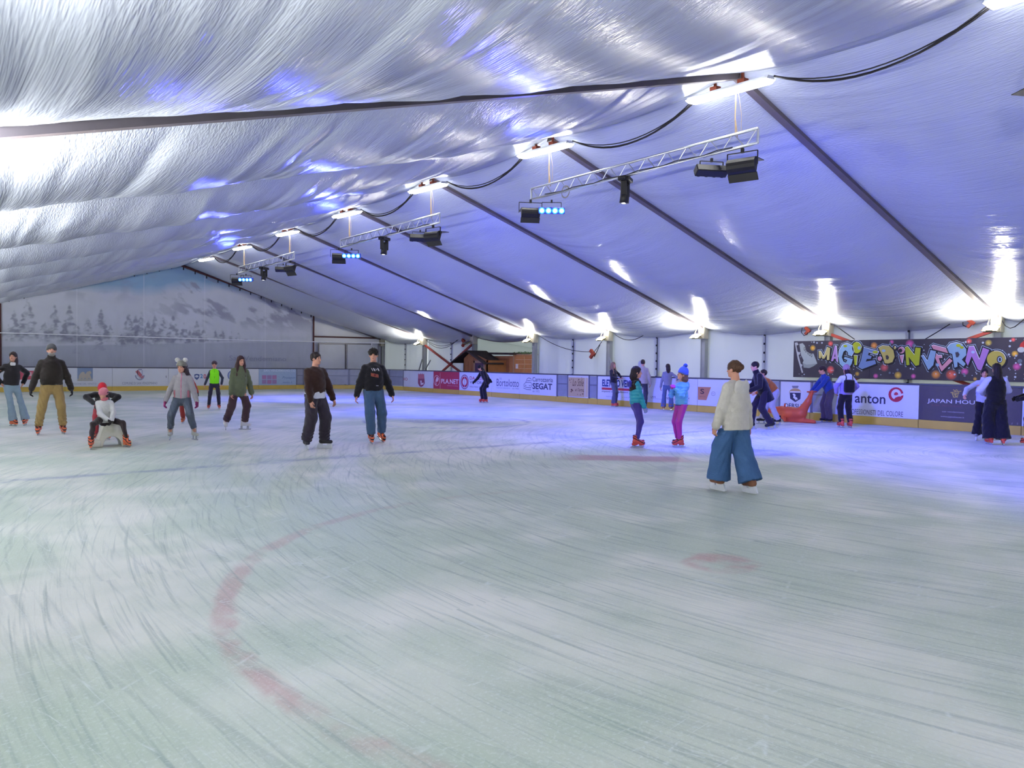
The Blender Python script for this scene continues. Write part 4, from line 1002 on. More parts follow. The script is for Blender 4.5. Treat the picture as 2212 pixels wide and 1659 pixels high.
        x0, zz = f(x, y); k = abs(f(x + rr, y)[0] - x0); k = min(k, zz - z0 - .004, z1 - .004 - zz) if min(zz - z0, z1 - zz) > 0.02 else k
        mb = MB(); n = 20
        mb.add([(x0 + k * math.cos(2 * math.pi * j / n), -0.0012, zz + k * math.sin(2 * math.pi * j / n)) for j in range(n)], [tuple(range(n))]); mb.build('sprayed_dot', spray(c), r)
    rs = random.Random(3)
    snow = MB()
    for _ in range(150):
        x, z = rs.uniform(.05, W - .05), rs.uniform(z0 + .04, z1 - .04); q = rs.choice((.012, .014, .018, .022, .03)); snow.disc(x, z, q, q, -0.0016 - rs.random() * .0002, 8)
    o = snow.build('painted_snow', ink('#b9c4cc'), r); o['kind'] = 'stuff'
    bub = MB()
    for _ in range(26):
        x, z = rs.uniform(W * .4, W - .1), rs.uniform(z0 + .08, z1 - .08); q = rs.uniform(.03, .06); bub.disc(x, z, q, q, -0.0014, 12)
    o = bub.build('painted_bubbles', ink('#65727c'), r); o['kind'] = 'stuff'
    MB().poly([P(B, [(2130, 290), (2150, 230), (2212, 175), (2260, 170), (2290, 260), (2230, 300), (2180, 310)])], -0.004).build('painted_cap', ink('#b8342c'), r)
    MB().disc(*B(2162, 342), 0.09, 0.075, -0.005).build('painted_bobble', ink('#c9cfc9'), r)
    for (a_, b_) in ((2.6, 2.62), (5.2, 5.22)): MB().box(a_, b_, -0.001, 0.032, z0, z1).build('sheet_joint', ink('#2c2930'), r)
make_banner()

# ------------------------------------------------------------------ wooden hut behind the boards, in the open bay
def make_hut():
    XH = 23.05
    H = lambda px, py: at_plane(px, py, (XH, 0, 0), (1, 0, 0))
    ya = H(1001, 790).y; yb = frame_y(4) + 0.18           # far (left) and near (right) ends
    r = thing('wooden_hut', 'brown wooden market hut with a gabled roof behind the rink boards', 'hut', (XH, ya, 0), -math.pi / 2)
    W = ya - yb
    l = lambda px, py: (ya - H(px, py).y, H(px, py).z)
    WD = mat('stained_wood', '#8a5a30', 0.6, 0.3, 0, 0.25, 5); WD2 = mat('stained_wood_light', '#a06a38', 0.6, 0.3, 0, 0.25, 5); RF = mat('hut_roofing', '#3c352c', 0.8, 0.2, 0, 0.3, 6); TRIM = mat('hut_trim', '#9a7c58', 0.6, 0.3)
    XH2 = 24.25; DY = XH2 - XH
    H2 = lambda px, py: at_plane(px, py, (XH2, 0, 0), (1, 0, 0))
    m = lambda px, py: (ya - H2(px, py).y, H2(px, py).z)      # the recessed right-hand part
    x1 = l(1052, 790)[0]; x2 = m(1110, 790)[0]; W = m(1152, 790)[0]; xm = m(1046, 790)[0]
    xa = l(1016, 757)[0]; za = l(1016, 758)[1]; zl = l(1001, 775)[1]; zr = l(1052, 778)[1]
    MB().prism([(0, 0), (x1, 0), (x1, zr), (xa, za - .06), (0, zl)], 0, .06).build('gable_wall', WD, r)
    for i in range(7):
        xx = x1 * (i + 0.5) / 7; MB().box(xx - .004, xx + .004, -.006, 0, .1, min(zl, zr) - .05).build('plank_joint', mat('joint_dark', '#4a2f1a', .8, .2), r)
    MB().box(0, .06, 0, .80, 0, zl).build('side_wall', WD, r); MB().box(x1 - .06, x1, 0, DY + .1, 0, zr).build('side_wall', WD, r)
    for (p, q) in (((xa, za), (l(983, 783)[0], l(983, 783)[1])), ((xa, za), (l(1054, 786)[0], l(1054, 786)[1]))):
        MB().beam((p[0], .38, p[1]), (q[0], .38, q[1]), 1.3, .06, up=(0, 0, 1)).build('roof_slab', RF, r)
    d0, d1, dz = l(1024, 790)[0], l(1048, 790)[0], l(1030, 779)[1]
    MB().box(d0, d0 + .1, -.03, 0, 0, dz).box(d1 - .1, d1, -.03, 0, 0, dz).box(d0, d1, -.03, 0, dz - .12, dz).build('door_frame', TRIM, r)
    MB().box(d0 + .1, d1 - .1, -.012, 0, 0, dz - .12).build('door', mat('hut_door_dark', '#4a3340', .6, .3), r)
    zt = m(1080, 769)[1]
    MB().box(xm, x2, DY + .06, DY + .12, 0, zt).build('front_wall', WD2, r)
    s0, s1 = m(1066, 790)[0], m(1098, 790)[0]
    MB().box(s0, s1, DY + .02, DY + .06, .9, zt - .12).build('shutter', mat('shutter_wood', '#7a4c26', 0.6, 0.3, 0, 0.25, 5), r, bevel=.01)
    MB().beam((xm - .1, DY + .30, m(1052, 762)[1] - .03), (x2 + .25, DY + .30, m(1105, 763)[1] - .03), 1.1, .10).build('lean_to_roof', RF, r)
    pz = m(1130, 767)[1]
    nb = 9
    for i in range(nb):
        MB().box(x2, W, DY - .02, DY + .03, pz * i / nb + .006, pz * (i + 1) / nb).build('plank', WD2, r)
    MB().box(x2 - .04, x2 + .05, DY - .03, DY + .04, 0, pz).build('corner_post', TRIM, r)
    MB().box(x2 - .3, W + .02, DY - .05, DY + .7, pz, pz + .05).build('shelf_top', TRIM, r)
    a, b_ = m(1115, 786), m(1120, 796)
    MB().box(a[0], b_[0], DY - .03, DY - .021, b_[1], a[1]).build('notice', mat('notice_white', '#cdc6b4', .6, .3), r)
    MB().tube([(m(1134, 770)[0], DY - .04, m(1134, 770)[1]), (m(1135, 785)[0], DY - .04, m(1135, 785)[1]), (m(1132, 800)[0], DY - .04, .9)], .02, 6).build('hose', mat('hose_tan', '#a88a58', .6, .3), r)
    g = MB(); rs = random.Random(5)
    for _ in range(140):
        x = rs.uniform(x2 - .3, W - .1); y = DY + rs.uniform(-.02, .4); z = pz + .05 + rs.uniform(0, .07); a_ = rs.uniform(0, 6.28); h = rs.uniform(.04, .1)
        g.add([(x, y, z), (x + h * math.cos(a_), y + h * math.sin(a_), z + h * .4), (x + .5 * h * math.cos(a_ + .5), y + .5 * h * math.sin(a_ + .5), z + h * .8)], [(0, 1, 2)])
    o = g.build('fir_garland', mat('garland_green', '#4a6a3a', .7, .2), r); o['kind'] = 'stuff'
make_hut()
# ------------------------------------------------------------------ signed-distance modelling (soft bodies, clothes)
F32 = np.float32
def _v(a): return np.asarray(a, dtype=F32)
def rc(P, a, b, r1, r2):
    a, b = _v(a), _v(b); d = b - a; L2 = float(d @ d) + 1e-9
    px, py, pz = P[0] - a[0], P[1] - a[1], P[2] - a[2]
    t = np.clip((px * d[0] + py * d[1] + pz * d[2]) / L2, 0, 1)
    return np.sqrt((px - t * d[0]) ** 2 + (py - t * d[1]) ** 2 + (pz - t * d[2]) ** 2) - (r1 + (r2 - r1) * t)
def el(P, c, r):
    x, y, z = (P[0] - c[0]) / r[0], (P[1] - c[1]) / r[1], (P[2] - c[2]) / r[2]
    k0 = np.sqrt(x * x + y * y + z * z) + 1e-6
    k1 = np.sqrt((x / r[0]) ** 2 + (y / r[1]) ** 2 + (z / r[2]) ** 2) + 1e-6
    return k0 * (k0 - 1) / k1
def bxs(P, c, h, r=0.0):
    x, y, z = np.abs(P[0] - c[0]) - (h[0] - r), np.abs(P[1] - c[1]) - (h[1] - r), np.abs(P[2] - c[2]) - (h[2] - r)
    return np.sqrt(np.maximum(x, 0) ** 2 + np.maximum(y, 0) ** 2 + np.maximum(z, 0) ** 2) + np.minimum(np.maximum(x, np.maximum(y, z)), 0) - r
def un(a, b, k=0.02):
    h = np.clip(0.5 + 0.5 * (b - a) / k, 0, 1); return b * (1 - h) + a * h - k * h * (1 - h)
def sub(a, b): return np.maximum(a, -b)
def fr(P, o, R):
    """points into a frame with origin o and axes = columns of R"""
    x, y, z = P[0] - F32(o[0]), P[1] - F32(o[1]), P[2] - F32(o[2])
    R = np.asarray(R, dtype=F32)
    return (x * R[0, 0] + y * R[1, 0] + z * R[2, 0], x * R[0, 1] + y * R[1, 1] + z * R[2, 1], x * R[0, 2] + y * R[1, 2] + z * R[2, 2])
def nets(f, axes):
    X, Y, Z = np.meshgrid(*[a.astype(F32) for a in axes], indexing='ij', sparse=True)
    D = np.broadcast_to(f((X, Y, Z)), (len(axes[0]), len(axes[1]), len(axes[2]))).astype(F32)
    S = D < 0
    nx, ny, nz = D.shape
    c = S[:-1, :-1, :-1].astype(np.int8)
    cnt = np.zeros((nx - 1, ny - 1, nz - 1), np.int8)
    for i in (0, 1):
        for j in (0, 1):
            for k in (0, 1): cnt += S[i:nx - 1 + i, j:ny - 1 + j, k:nz - 1 + k]
    act = (cnt > 0) & (cnt < 8)
    I, J, K = np.nonzero(act)
    if len(I) == 0: return np.zeros((0, 3)), np.zeros((0, 4), int)
    acc = np.zeros((len(I), 3)); n = np.zeros(len(I))
    for ax in range(3):
        o = [a for a in range(3) if a != ax]
        for u in (0, 1):
            for w in (0, 1):
                off = [0, 0, 0]; off[o[0]] = u; off[o[1]] = w
                i0 = (I + off[0], J + off[1], K + off[2]); e = [0, 0, 0]; e[ax] = 1
                i1 = (i0[0] + e[0], i0[1] + e[1], i0[2] + e[2])
                d0, d1 = D[i0], D[i1]; m = (d0 < 0) != (d1 < 0)
                t = np.where(m, d0 / np.where(m, d0 - d1, 1), 0)
                p = np.stack([axes[0][i0[0]], axes[1][i0[1]], axes[2][i0[2]]], 1).astype(float)
                A = axes[ax]; p[:, ax] += t * (A[i1[ax]] - A[i0[ax]])
                acc += p * m[:, None]; n += m
    V = acc / n[:, None]
    idx = -np.ones(act.shape, np.int64); idx[I, J, K] = np.arange(len(I))
    Q = []
    def edges(sh0, sh1, cells):
        a, b = D[sh0] < 0, D[sh1] < 0
        m = a != b
        q = [idx[cc] for cc in cells]
        ok = m & (q[0] >= 0) & (q[1] >= 0) & (q[2] >= 0) & (q[3] >= 0)
        quad = np.stack([x[ok] for x in q], 1); fl = b[ok]
        quad[fl] = quad[fl][:, ::-1]; Q.append(quad)
    s = slice
    edges((s(0, nx - 1), s(1, ny - 1), s(1, nz - 1)), (s(1, nx), s(1, ny - 1), s(1, nz - 1)),
          [(s(0, nx - 1), s(0, ny - 2), s(0, nz - 2)), (s(0, nx - 1), s(1, ny - 1), s(0, nz - 2)), (s(0, nx - 1), s(1, ny - 1), s(1, nz - 1)), (s(0, nx - 1), s(0, ny - 2), s(1, nz - 1))])
    edges((s(1, nx - 1), s(0, ny - 1), s(1, nz - 1)), (s(1, nx - 1), s(1, ny), s(1, nz - 1)),
          [(s(0, nx - 2), s(0, ny - 1), s(0, nz - 2)), (s(0, nx - 2), s(0, ny - 1), s(1, nz - 1)), (s(1, nx - 1), s(0, ny - 1), s(1, nz - 1)), (s(1, nx - 1), s(0, ny - 1), s(0, nz - 2))])
    edges((s(1, nx - 1), s(1, ny - 1), s(0, nz - 1)), (s(1, nx - 1), s(1, ny - 1), s(1, nz)),
          [(s(0, nx - 2), s(0, ny - 2), s(0, nz - 1)), (s(1, nx - 1), s(0, ny - 2), s(0, nz - 1)), (s(1, nx - 1), s(1, ny - 1), s(0, nz - 1)), (s(0, nx - 2), s(1, ny - 1), s(0, nz - 1))])
    return V, np.concatenate(Q)
def grid(lo, hi, h): return [np.arange(lo[i] - 2 * h, hi[i] + 3 * h, h) for i in range(3)]
def sdf_obj(name, f, lo, hi, h, m, parent):
    V, Q = nets(f, grid(lo, hi, h))
    if len(Q) == 0: return None
    return obj(name, mesh_np(name, V, Q), m, parent)
def bounds(pts, pad):
    a = np.array(pts); return a.min(0) - pad, a.max(0) + pad
def rotm(yaw=0, pitch=0, roll=0):
    """yaw about z, then pitch (nod forward +) about x, then roll about y; degrees"""
    y, p, r = (math.radians(v) for v in (yaw, pitch, roll))
    Rz = np.array([[math.cos(y), -math.sin(y), 0], [math.sin(y), math.cos(y), 0], [0, 0, 1]])
    Rx = np.array([[1, 0, 0], [0, math.cos(-p), -math.sin(-p)], [0, math.sin(-p), math.cos(-p)]])
    Ry = np.array([[math.cos(r), 0, math.sin(r)], [0, 1, 0], [-math.sin(r), 0, math.cos(r)]])
    return Rz @ Rx @ Ry
def ik(a, c, l1, l2, pole):
    a, c, pole = np.array(a, float), np.array(c, float), np.array(pole, float)
    d = c - a; L = np.linalg.norm(d); L2 = min(L, (l1 + l2) * 0.999); dn = d / L
    if L > L2: c = a + dn * L2
    x = (l1 * l1 - l2 * l2 + L2 * L2) / (2 * L2); hgt = math.sqrt(max(0, l1 * l1 - x * x))
    p = pole - dn * (pole @ dn); p = p / (np.linalg.norm(p) + 1e-9)
    return a + dn * x + p * hgt, c
# ------------------------------------------------------------------ people
def cloth(c, rough=0.85, bump=0.35): return mat('cloth_' + c.strip('#'), c, rough, 0.2, 0, 0.14, 14, bump, 45, 0.2)
def hairm(c): return mat('hair_' + c.strip('#'), c, 0.5, 0.35, 0, 0.3, 30, 0.6, 90)
SKIN = mat('skin', '#c58e78', 0.5, 0.4, 0, 0.08, 12); SKIN2 = mat('skin_pale', '#d3a28e', 0.5, 0.4, 0, 0.08, 12)
M_EYEW = mat('eye_dark', '#2a1d1a', 0.3, 0.5, 0, 0); M_LIP = mat('lips', '#a05a54', 0.5, 0.3, 0, 0)
M_ORANGE = mat('orange_plastic', '#d8633a', 0.35, 0.5, 0, 0.06, 8); M_REDP = mat('red_plastic', '#cf4a40', 0.35, 0.5, 0, 0.06, 8)
M_BLADE = mat('steel_blade', '#c9ccd4', 0.2, 0.5, 0.8, 0.05); M_STRAP = mat('strap_black', '#2b2026', 0.6, 0.3)
M_WBOOT = mat('white_leather', '#d9d6d8', 0.4, 0.4, 0, 0.05); M_GBOOT = mat('silver_leather', '#a9aaa0', 0.35, 0.5, 0.2, 0.08); M_BBOOT = mat('black_leather', '#1c1a20', 0.45, 0.4); M_TBOOT = mat('tan_leather', '#8a5a42', 0.5, 0.4); M_WPLAST = mat('white_plastic_holder', '#dcdfe6', 0.35, 0.4)
SKATES = {'orange': (M_ORANGE, M_ORANGE), 'red': (M_REDP, M_REDP), 'white': (M_WBOOT, M_BLADE), 'silver': (M_GBOOT, M_BLADE), 'hockey': (M_BBOOT, M_WPLAST), 'tan': (M_TBOOT, M_WPLAST), 'grey': (M_GBOOT, M_WPLAST), 'black': (M_BBOOT, M_BLADE), 'brown': (M_TBOOT, M_BLADE)}
LIFT = 0.085

def face_turn(x, y, turn):
    v = Vector((x, y, 0)).normalized(); rt = Vector((v.y, -v.x, 0)); t = math.radians(turn)
    f = -v * math.cos(t) + rt * math.sin(t); return math.atan2(-f.x, f.y)

class Person:
    def __init__(s, label, x, y, turn, H, hat=0.0, lean=(0, 0, 0), pelvis=None, feet=None, hands=None, head=(0, 0, 0), kid=1.0, wide=1.0, h=0.014, skin=None, elbows=None, knees=None, foot_lift=LIFT, group='skaters', name='person'):
        s.h = h; s.S = S = (H - foot_lift - hat) / 1.765; s.kid = kid
        s.hemz = None; s.lean = abs(lean[0])
        s.root = thing(name, label, 'person', (x, y, 0), face_turn(x, y, turn), group)
        s.skin = skin or SKIN
        pv = list(pelvis if pelvis is not None else (0, 0, .93)); pv[2] += .02 if pv[2] > .915 else 0
        s.pel = np.array(pv) * S + np.array([0, 0, foot_lift])
        s.Rt = rotm(lean[2], lean[0], lean[1]); s.Rp = rotm(lean[2] * .4, lean[0] * .35, lean[1] * .3)
        T = lambda p: s.pel + s.Rt @ (np.array(p) * S)
        s.T = T
        sw = .152 * wide; s.wide = wide
        s.sh = [T((sw, -.01, .428)), T((-sw, -.01, .428))]           # right, left
        s.neck = T((0, -.02, .535))
        s.hd = rotm(*head); s.hs = S * kid
        s.hc = s.neck + (s.Rt @ np.array([0, .015, .045])) * S + s.hd @ np.array([0, .012, .10]) * s.hs
        s.hip = [s.pel + s.Rp @ (np.array([.09, 0, -.01]) * S), s.pel + s.Rp @ (np.array([-.09, 0, -.01]) * S)]
        feet = feet or ((.11, .02, 0, -8), (-.11, -.02, 0, 8)); s.feet = feet
        kn = knees or ((.15, 1, 0), (-.15, 1, 0))
        s.knee, s.ank = [], []
        for i in (0, 1):
            a = np.array([feet[i][0] * S, feet[i][1] * S, feet[i][2] * S + .09 * S + foot_lift])
            k, a2 = ik(s.hip[i], a, .44 * S, .43 * S, kn[i]); s.knee.append(k); s.ank.append(a2)
        hands = hands or ((.25, .02, .80), (-.25, .02, .80))
        eb = elbows or ((.5, -1, -.2), (-.5, -1, -.2))
        s.elb, s.wr = [], []
        for i in (0, 1):
            w = np.array(hands[i]) * S + np.array([0, 0, foot_lift])
            e, w2 = ik(s.sh[i], w, .29 * S, .26 * S, eb[i]); s.elb.append(e); s.wr.append(w2)
        s.parts()
    # ---- shared fields
    def torso(s, P, rh, rw, rcst, hem, top, sh_r, y_sc=1.3):
        S = s.S; q = fr(P, s.pel, s.Rt); q = (q[0], q[1] * y_sc, q[2]); w = s.wide
        d = rc(q, (0, 0, hem * S), (0, 0, .20 * S), rh * S * w, rw * S * w)
        d = un(d, rc(q, (0, 0, .20 * S), (0, 0, .345 * S), rw * S * w, rcst * .97 * S * w), .05 * S)
        for sx in (-1, 1): d = un(d, rc(q, (0, 0, .478 * S), (sx * .125 * S * w, 0, .412 * S), sh_r * .74 * S, sh_r * .72 * S), .06 * S)
        return d / 1.2, q
    def arms(s, P, r1, r2, r3, i):
        S = s.S; d = rc(P, s.sh[i], s.elb[i], r1 * S, r2 * S)
        return un(d, rc(P, s.elb[i], s.wr[i], r2 * S, r3 * S), .02 * S)
    def legs(s, P, r1, r2, r3, i):
        S = s.S; d = rc(P, s.hip[i], s.knee[i], r1 * S, r2 * S)
        return un(d, rc(P, s.knee[i], s.ank[i], r2 * S, r3 * S), .03 * S)
    def headf(s, P):
        k = s.hs; q = fr(P, s.hc, s.hd); q = (q[0] / k, q[1] / k, q[2] / k)
        d = el(q, (0, -.012, .028), (.074, .094, .090))
        d = un(d, el(q, (0, .022, -.045), (.057, .066, .074)), .035)
        d = un(d, el(q, (0, .062, -.088), (.026, .024, .022)), .02)
        d = un(d, rc(q, (0, .086, .012), (0, .102, -.026), .008, .013), .012)
        for sx in (-1, 1):
            d = un(d, el(q, (sx * .074, -.008, -.012), (.010, .020, .030)), .008)
            d = -un(-d, el(q, (sx * .032, .098, .008), (.018, .016, .010)) , .012)
        d = un(d, el(q, (0, .083, -.056), (.022, .010, .008)), .008)
        return d * k
    def parts(s):
        S = s.S; R = s.root
        def body(P):
            d, _ = s.torso(P, .125, .105, .125, -.04, .5, .055, 1.5)
            d = un(d, rc(P, s.T((0, -.01, .46)), s.neck + s.Rt @ np.array([0, .01, .03]) * S, .062 * S, .052 * S), .04)
            d = un(d, rc(P, s.neck, s.hc + s.hd @ np.array([0, -.012, -.05]) * s.hs, .052 * S, .050 * S), .02)
            d = un(d, s.headf(P), .018)
            for i in (0, 1):
                d = un(d, s.arms(P, .042, .036, .026, i), .02); d = un(d, s.legs(P, .068, .048, .036, i), .02)
            return d
        pts = [s.hc, *s.elb, *s.wr, *s.knee, *s.ank, s.pel, *s.sh]
        lo, hi = bounds(pts, .13 * S); hi[2] = max(hi[2], s.hc[2] + .14 * s.hs); lo[2] = min(a[2] for a in s.ank) - .05
        hh = max(.0075, s.h * .62)
        def axis(i):
            c = s.hc[i]; r = .125 * s.hs + .01; out = [lo[i]]
            while out[-1] < hi[i]:
                x = out[-1]; out.append(x + (hh if (x + .02 > c - r and x < c + r) else .026))
            return np.array(out)
        V, Q = nets(body, [axis(0), axis(1), axis(2)])
        Vs, Qs = [V], [Q]; n0 = len(V); s.handf = []
        for i in (0, 1):
            f, l2, h2 = s.hand_field(i); s.handf.append((f, l2, h2))
            v, q = nets(lambda P: f(P, 0.0), grid(l2, h2, max(.0065, s.h * .5)))
            Vs.append(v); Qs.append(q + n0); n0 += len(v)
        s.body = obj('body', mesh_np('body', np.concatenate(Vs), np.concatenate(Qs)), s.skin, R)
        k = s.hs
        def hp(p): return s.hc + s.hd @ (np.array(p) * k)
        for sx in (-1, 1):
            MB().ell((0, 0, 0), (.013 * k, .007 * k, .0065 * k), 8, 5).build('eye', M_EYEW, R); s._place(s.last(), hp((sx * .031, .079, .008)))
            MB().ell((0, 0, 0), (.019 * k, .008 * k, .0045 * k), 8, 5).build('eyebrow', M_EYEW, R); s._place(s.last(), hp((sx * .032, .080, .026)))
        MB().ell((0, 0, 0), (.021 * k, .008 * k, .0065 * k), 8, 5).build('mouth', M_LIP, R); s._place(s.last(), hp((0, .088, -.058)))
    def last(s): return COL.objects[-1]
    def _place(s, o, p):
        o.location = p; o.rotation_euler = Matrix(s.hd.tolist()).to_euler()
    def hand_field(s, i, mitt=False):
        S = s.S; d = s.wr[i] - s.elb[i]; d = d / np.linalg.norm(d)
        t = np.array([0, 1., 0]) if abs(d[1]) < .75 else np.array([0, 0, 1.])
        t = t - d * (t @ d); t /= np.linalg.norm(t)
        n = np.cross(d, t) if i == 0 else -np.cross(d, t)
        inward = np.array([-1., 0, 0]) if i == 0 else np.array([1., 0, 0])
        if n @ inward < 0: n = -n
        Rm = np.stack([n, t, d], 1); o = s.wr[i]
        def f(P, grow):
            q = fr(P, o, Rm); q = (q[0] / S, q[1] / S, q[2] / S); g = grow
            r = rc(q, (0, 0, -.04), (0, 0, .03), .026 + g, .028 + g)
            r = un(r, el(q, (.002, 0, .055), (.017 + g, .040 + g, .050 + g)), .015)
            for t0, L in ((.030, .070), (.010, .080), (-.010, .074), (-.029, .058)):
                a = (.002, t0, .092); b = (.002 + .35 * L * .55, t0 * 1.08, .092 + L * .5); c = (.002 + .80 * L, t0 * 1.05, .092 + L * .72)
                r = un(r, rc(q, a, b, .0095 + g * .8, .0088 + g * .8), .004); r = un(r, rc(q, b, c, .0088 + g * .8, .0075 + g * .8), .003)
            r = un(r, rc(q, (.004, .030, .030), (.014, .054, .068), .013 + g, .0105 + g * .8), .008)
            r = un(r, rc(q, (.014, .054, .068), (.026, .050, .098), .0105 + g * .8, .008 + g * .8), .003)
            return r * S
        lo, hi = bounds([o, o + d * .20 * S, o + t * .07 * S, o - t * .05 * S, o + n * .07 * S, o - n * .03 * S], .03 * S)
        return f, lo, hi
    # ---- clothes
    def top(s, c, rh=.178, rw=.16, rch=.165, hem=-.06, arm=(.068, .058, .046), sh=.085, puff=0.0, neck=.535, name='jacket', hood=0.0, collar=0.0, folds=.006, flare=0.0, sleeves=True, m=None, ysc=1.22, hoodup=False):
        S = s.S; s.hemz = hem
        def f(P):
            d, q = s.torso(P, rh + flare, rw, rch, hem, neck, sh, ysc)
            if hood: d = un(d, el(fr(P, s.T((0, -.115, .435)), s.Rt), (0, 0, 0), (.125 * S * hood, .065 * S * hood, .115 * S * hood)), .06)
            if collar: d = un(d, rc(P, s.T((0, -.005, .47)), s.T((0, .0, .50 + collar)), .085 * S, .078 * S), .02)
            if hoodup: d = un(d, sub(rc(P, s.T((0, -.03, .50)), s.hc + s.hd @ np.array([0, -.02, .03]) * s.hs, .10 * S, .122 * s.hs), el(fr(P, s.hc, s.hd), (0, .11 * s.hs, -.02), (.07 * s.hs, .08 * s.hs, .10 * s.hs))), .02)
            q0 = fr(P, s.pel, s.Rt)
            d = np.maximum(d, (hem * S - q0[2]))
            cut = neck + (collar if collar else 0) + (.06 if hood else 0)
            if not hoodup: d = np.maximum(d, q0[2] - cut * S)
            if sleeves:
                for i in (0, 1): d = un(d, s.arms(P, arm[0] * .84, arm[1] * .88, arm[2] * .95, i), .028)
            if puff: d = d - puff * np.abs(np.sin(q0[2] / (.075 * S) * math.pi + .3 * np.sin(q0[0] * 30))) + puff * .5
            if folds: d = d + folds * (np.sin(q0[0] * 38 + 9 * np.sin(q0[2] * 7)) * np.sin(q0[2] * 27 + q0[1] * 21) * .5 + .5 * np.sin(q0[2] * 48 + 14 * q0[0] + 3 * np.sin(q0[1] * 20)) * .5)
            return d
        s.topf = f
        lo, hi = bounds([*s.sh, s.pel + s.Rt @ np.array([0, 0, hem * S]), *(s.elb + s.wr if sleeves else []), s.T((0, 0, .56)), *([s.hc + np.array([0, 0, .1])] if hoodup else [])], .15 * S * max(s.wide, 1)); lo[:2] -= flare; hi[:2] += flare
        s.tb = (lo, hi)
        s.jacket = sdf_obj(name, f, lo, hi, s.h, m or cloth(c), s.root); return s.jacket
    def patch(s, name, c, cond, parent=None, grow=.004, m=None, base=None, hh=None):
        """a strip or print lying on the top garment; cond works in the torso frame (x right, y forward, z up, unit scale)"""
        S = s.S; b = base or s.topf
        def f(P):
            q = fr(P, s.pel, s.Rt); q = (q[0] / S, q[1] / S, q[2] / S); return np.maximum(b(P) - grow, cond(q) * S)
        return sdf_obj(name, f, s.tb[0], s.tb[1], hh or s.h * .8, m or cloth(c), parent or s.jacket)
    def pants(s, c, r=(.092, .075, .062), waist=.10, hem=.02, folds=.006, stack=0.0, flare=None, seat=.145, name='trousers', m=None):
        S = s.S; r1, r2, r3 = r
        def f(P):
            D = None
            for i in (0, 1):
                d = rc(P, s.hip[i], s.knee[i], r1 * S, r2 * S)
                dn = (s.ank[i] - s.knee[i]); L = np.linalg.norm(dn); dn = dn / L
                end = s.ank[i] + dn * (hem * S); d2 = rc(P, s.knee[i], end, r2 * S, (flare or r3) * S)
                t = (P[0] - s.knee[i][0]) * dn[0] + (P[1] - s.knee[i][1]) * dn[1] + (P[2] - s.knee[i][2]) * dn[2]
                if stack: d2 = d2 + stack * np.sin(t / S * 95 + 2.5 * np.sin(P[0] * 25 + i)) * np.clip((t / L - .35) * 2.2, 0, 1)
                d2 = np.maximum(d2, t - (L + hem * S))
                d = un(d, d2, .035 * S)
                D = d if D is None else un(D, d, .02 * S)
            q = fr(P, s.pel, s.Rp); q2 = (q[0], q[1] * 1.35, q[2])
            D = un(D, rc(q2, (0, 0, -.06 * S), (0, 0, waist * S), seat * S, (seat - .015) * S) / 1.15, .05 * S)
            D = np.maximum(D, q[2] - waist * S)
            if s.hemz is not None and s.lean < 13 and s.hemz > -.2: D = np.maximum(D, fr(P, s.pel, s.Rt)[2] - (s.hemz + .025) * S)
            if folds: D = D + folds * (np.sin(P[2] * 31 + 8 * np.sin(P[0] * 15)) * np.sin(P[0] * 33 + P[1] * 27 + P[2] * 6))
            return D
        s.pantf = f
        lo, hi = bounds([*s.hip, *s.knee, *s.ank, s.pel + np.array([0, 0, waist * S])], max(.13, (flare or 0) + .03, r1 + .05) * S); lo[2] = min(a[2] for a in s.ank) - (hem + .03) * S
        s.pb = (lo, hi)
        s.trousers = sdf_obj(name, f, lo, hi, s.h, m or cloth(c), s.root); return s.trousers
    def hood_part(s, c, k=1.0, m=None):
        S = s.S; Rh = s.Rt @ rotm(0, -14, 0)
        def f(P):
            q = fr(P, s.T((0, -.112, .415)), Rh)
            d = el(q, (0, 0, 0), (.140 * S * k, .055 * S * k, .125 * S * k)); d = sub(d, el(q, (0, .05 * S, .13 * S * k), (.085 * S * k, .075 * S * k, .075 * S * k)))
            return d + .004 * np.sin(q[0] * 40 + q[2] * 25)
        lo, hi = bounds([s.T((0, -.118, .425))], .17 * S * k); return sdf_obj('hood', f, lo, hi, s.h * .8, m or cloth(c), s.jacket)
    def skates(s, kind='orange', strap=True, blade=True):
        S = max(s.S, .8); mb, mh = SKATES[kind]
        for i in (0, 1):
            a = s.ank[i]; ft = s.feet[i]; Rf = rotm(ft[3], ft[4] if len(ft) > 4 else 0, ft[5] if len(ft) > 5 else 0)
            k = S
            def f(P, g=0.0):
                q = fr(P, a, Rf); q = (q[0] / k, q[1] / k, q[2] / k)
                d = rc((q[0], q[1], q[2] * 1.1), (0, -.055, -.05), (0, .125, -.058), .046, .042)
                d = un(d, rc(q, (0, -.03, -.04), (0, -.035, .085), .056, .060), .03)
                d = np.maximum(d, -(q[2] + .088)); d = np.maximum(d, q[2] - .10)
                if kind in ('orange', 'red'):
                    hull = bxs(q, (0, .03, -.105), (.024, .145, .028), .01)
                    hull = sub(hull, el(q, (0, .035, -.118), (.1, .032, .014)))
                    d = un(d, hull, .012)
                return d * k - g
            lo = a - np.array([.21, .21, .17]) * k; hi = a + np.array([.21, .21, .12]) * k
            bt = sdf_obj('skate', f, lo, hi, max(.008, s.h * .62), mb, s.root)
            Mx = Matrix.Translation(a) @ Matrix(Rf.tolist()).to_4x4() @ Matrix.Scale(k, 4)
            zb = -(LIFT / k + .09 * s.S / k) + .001; zb = max(zb, -.185)
            if not blade: continue
            bl = MB()
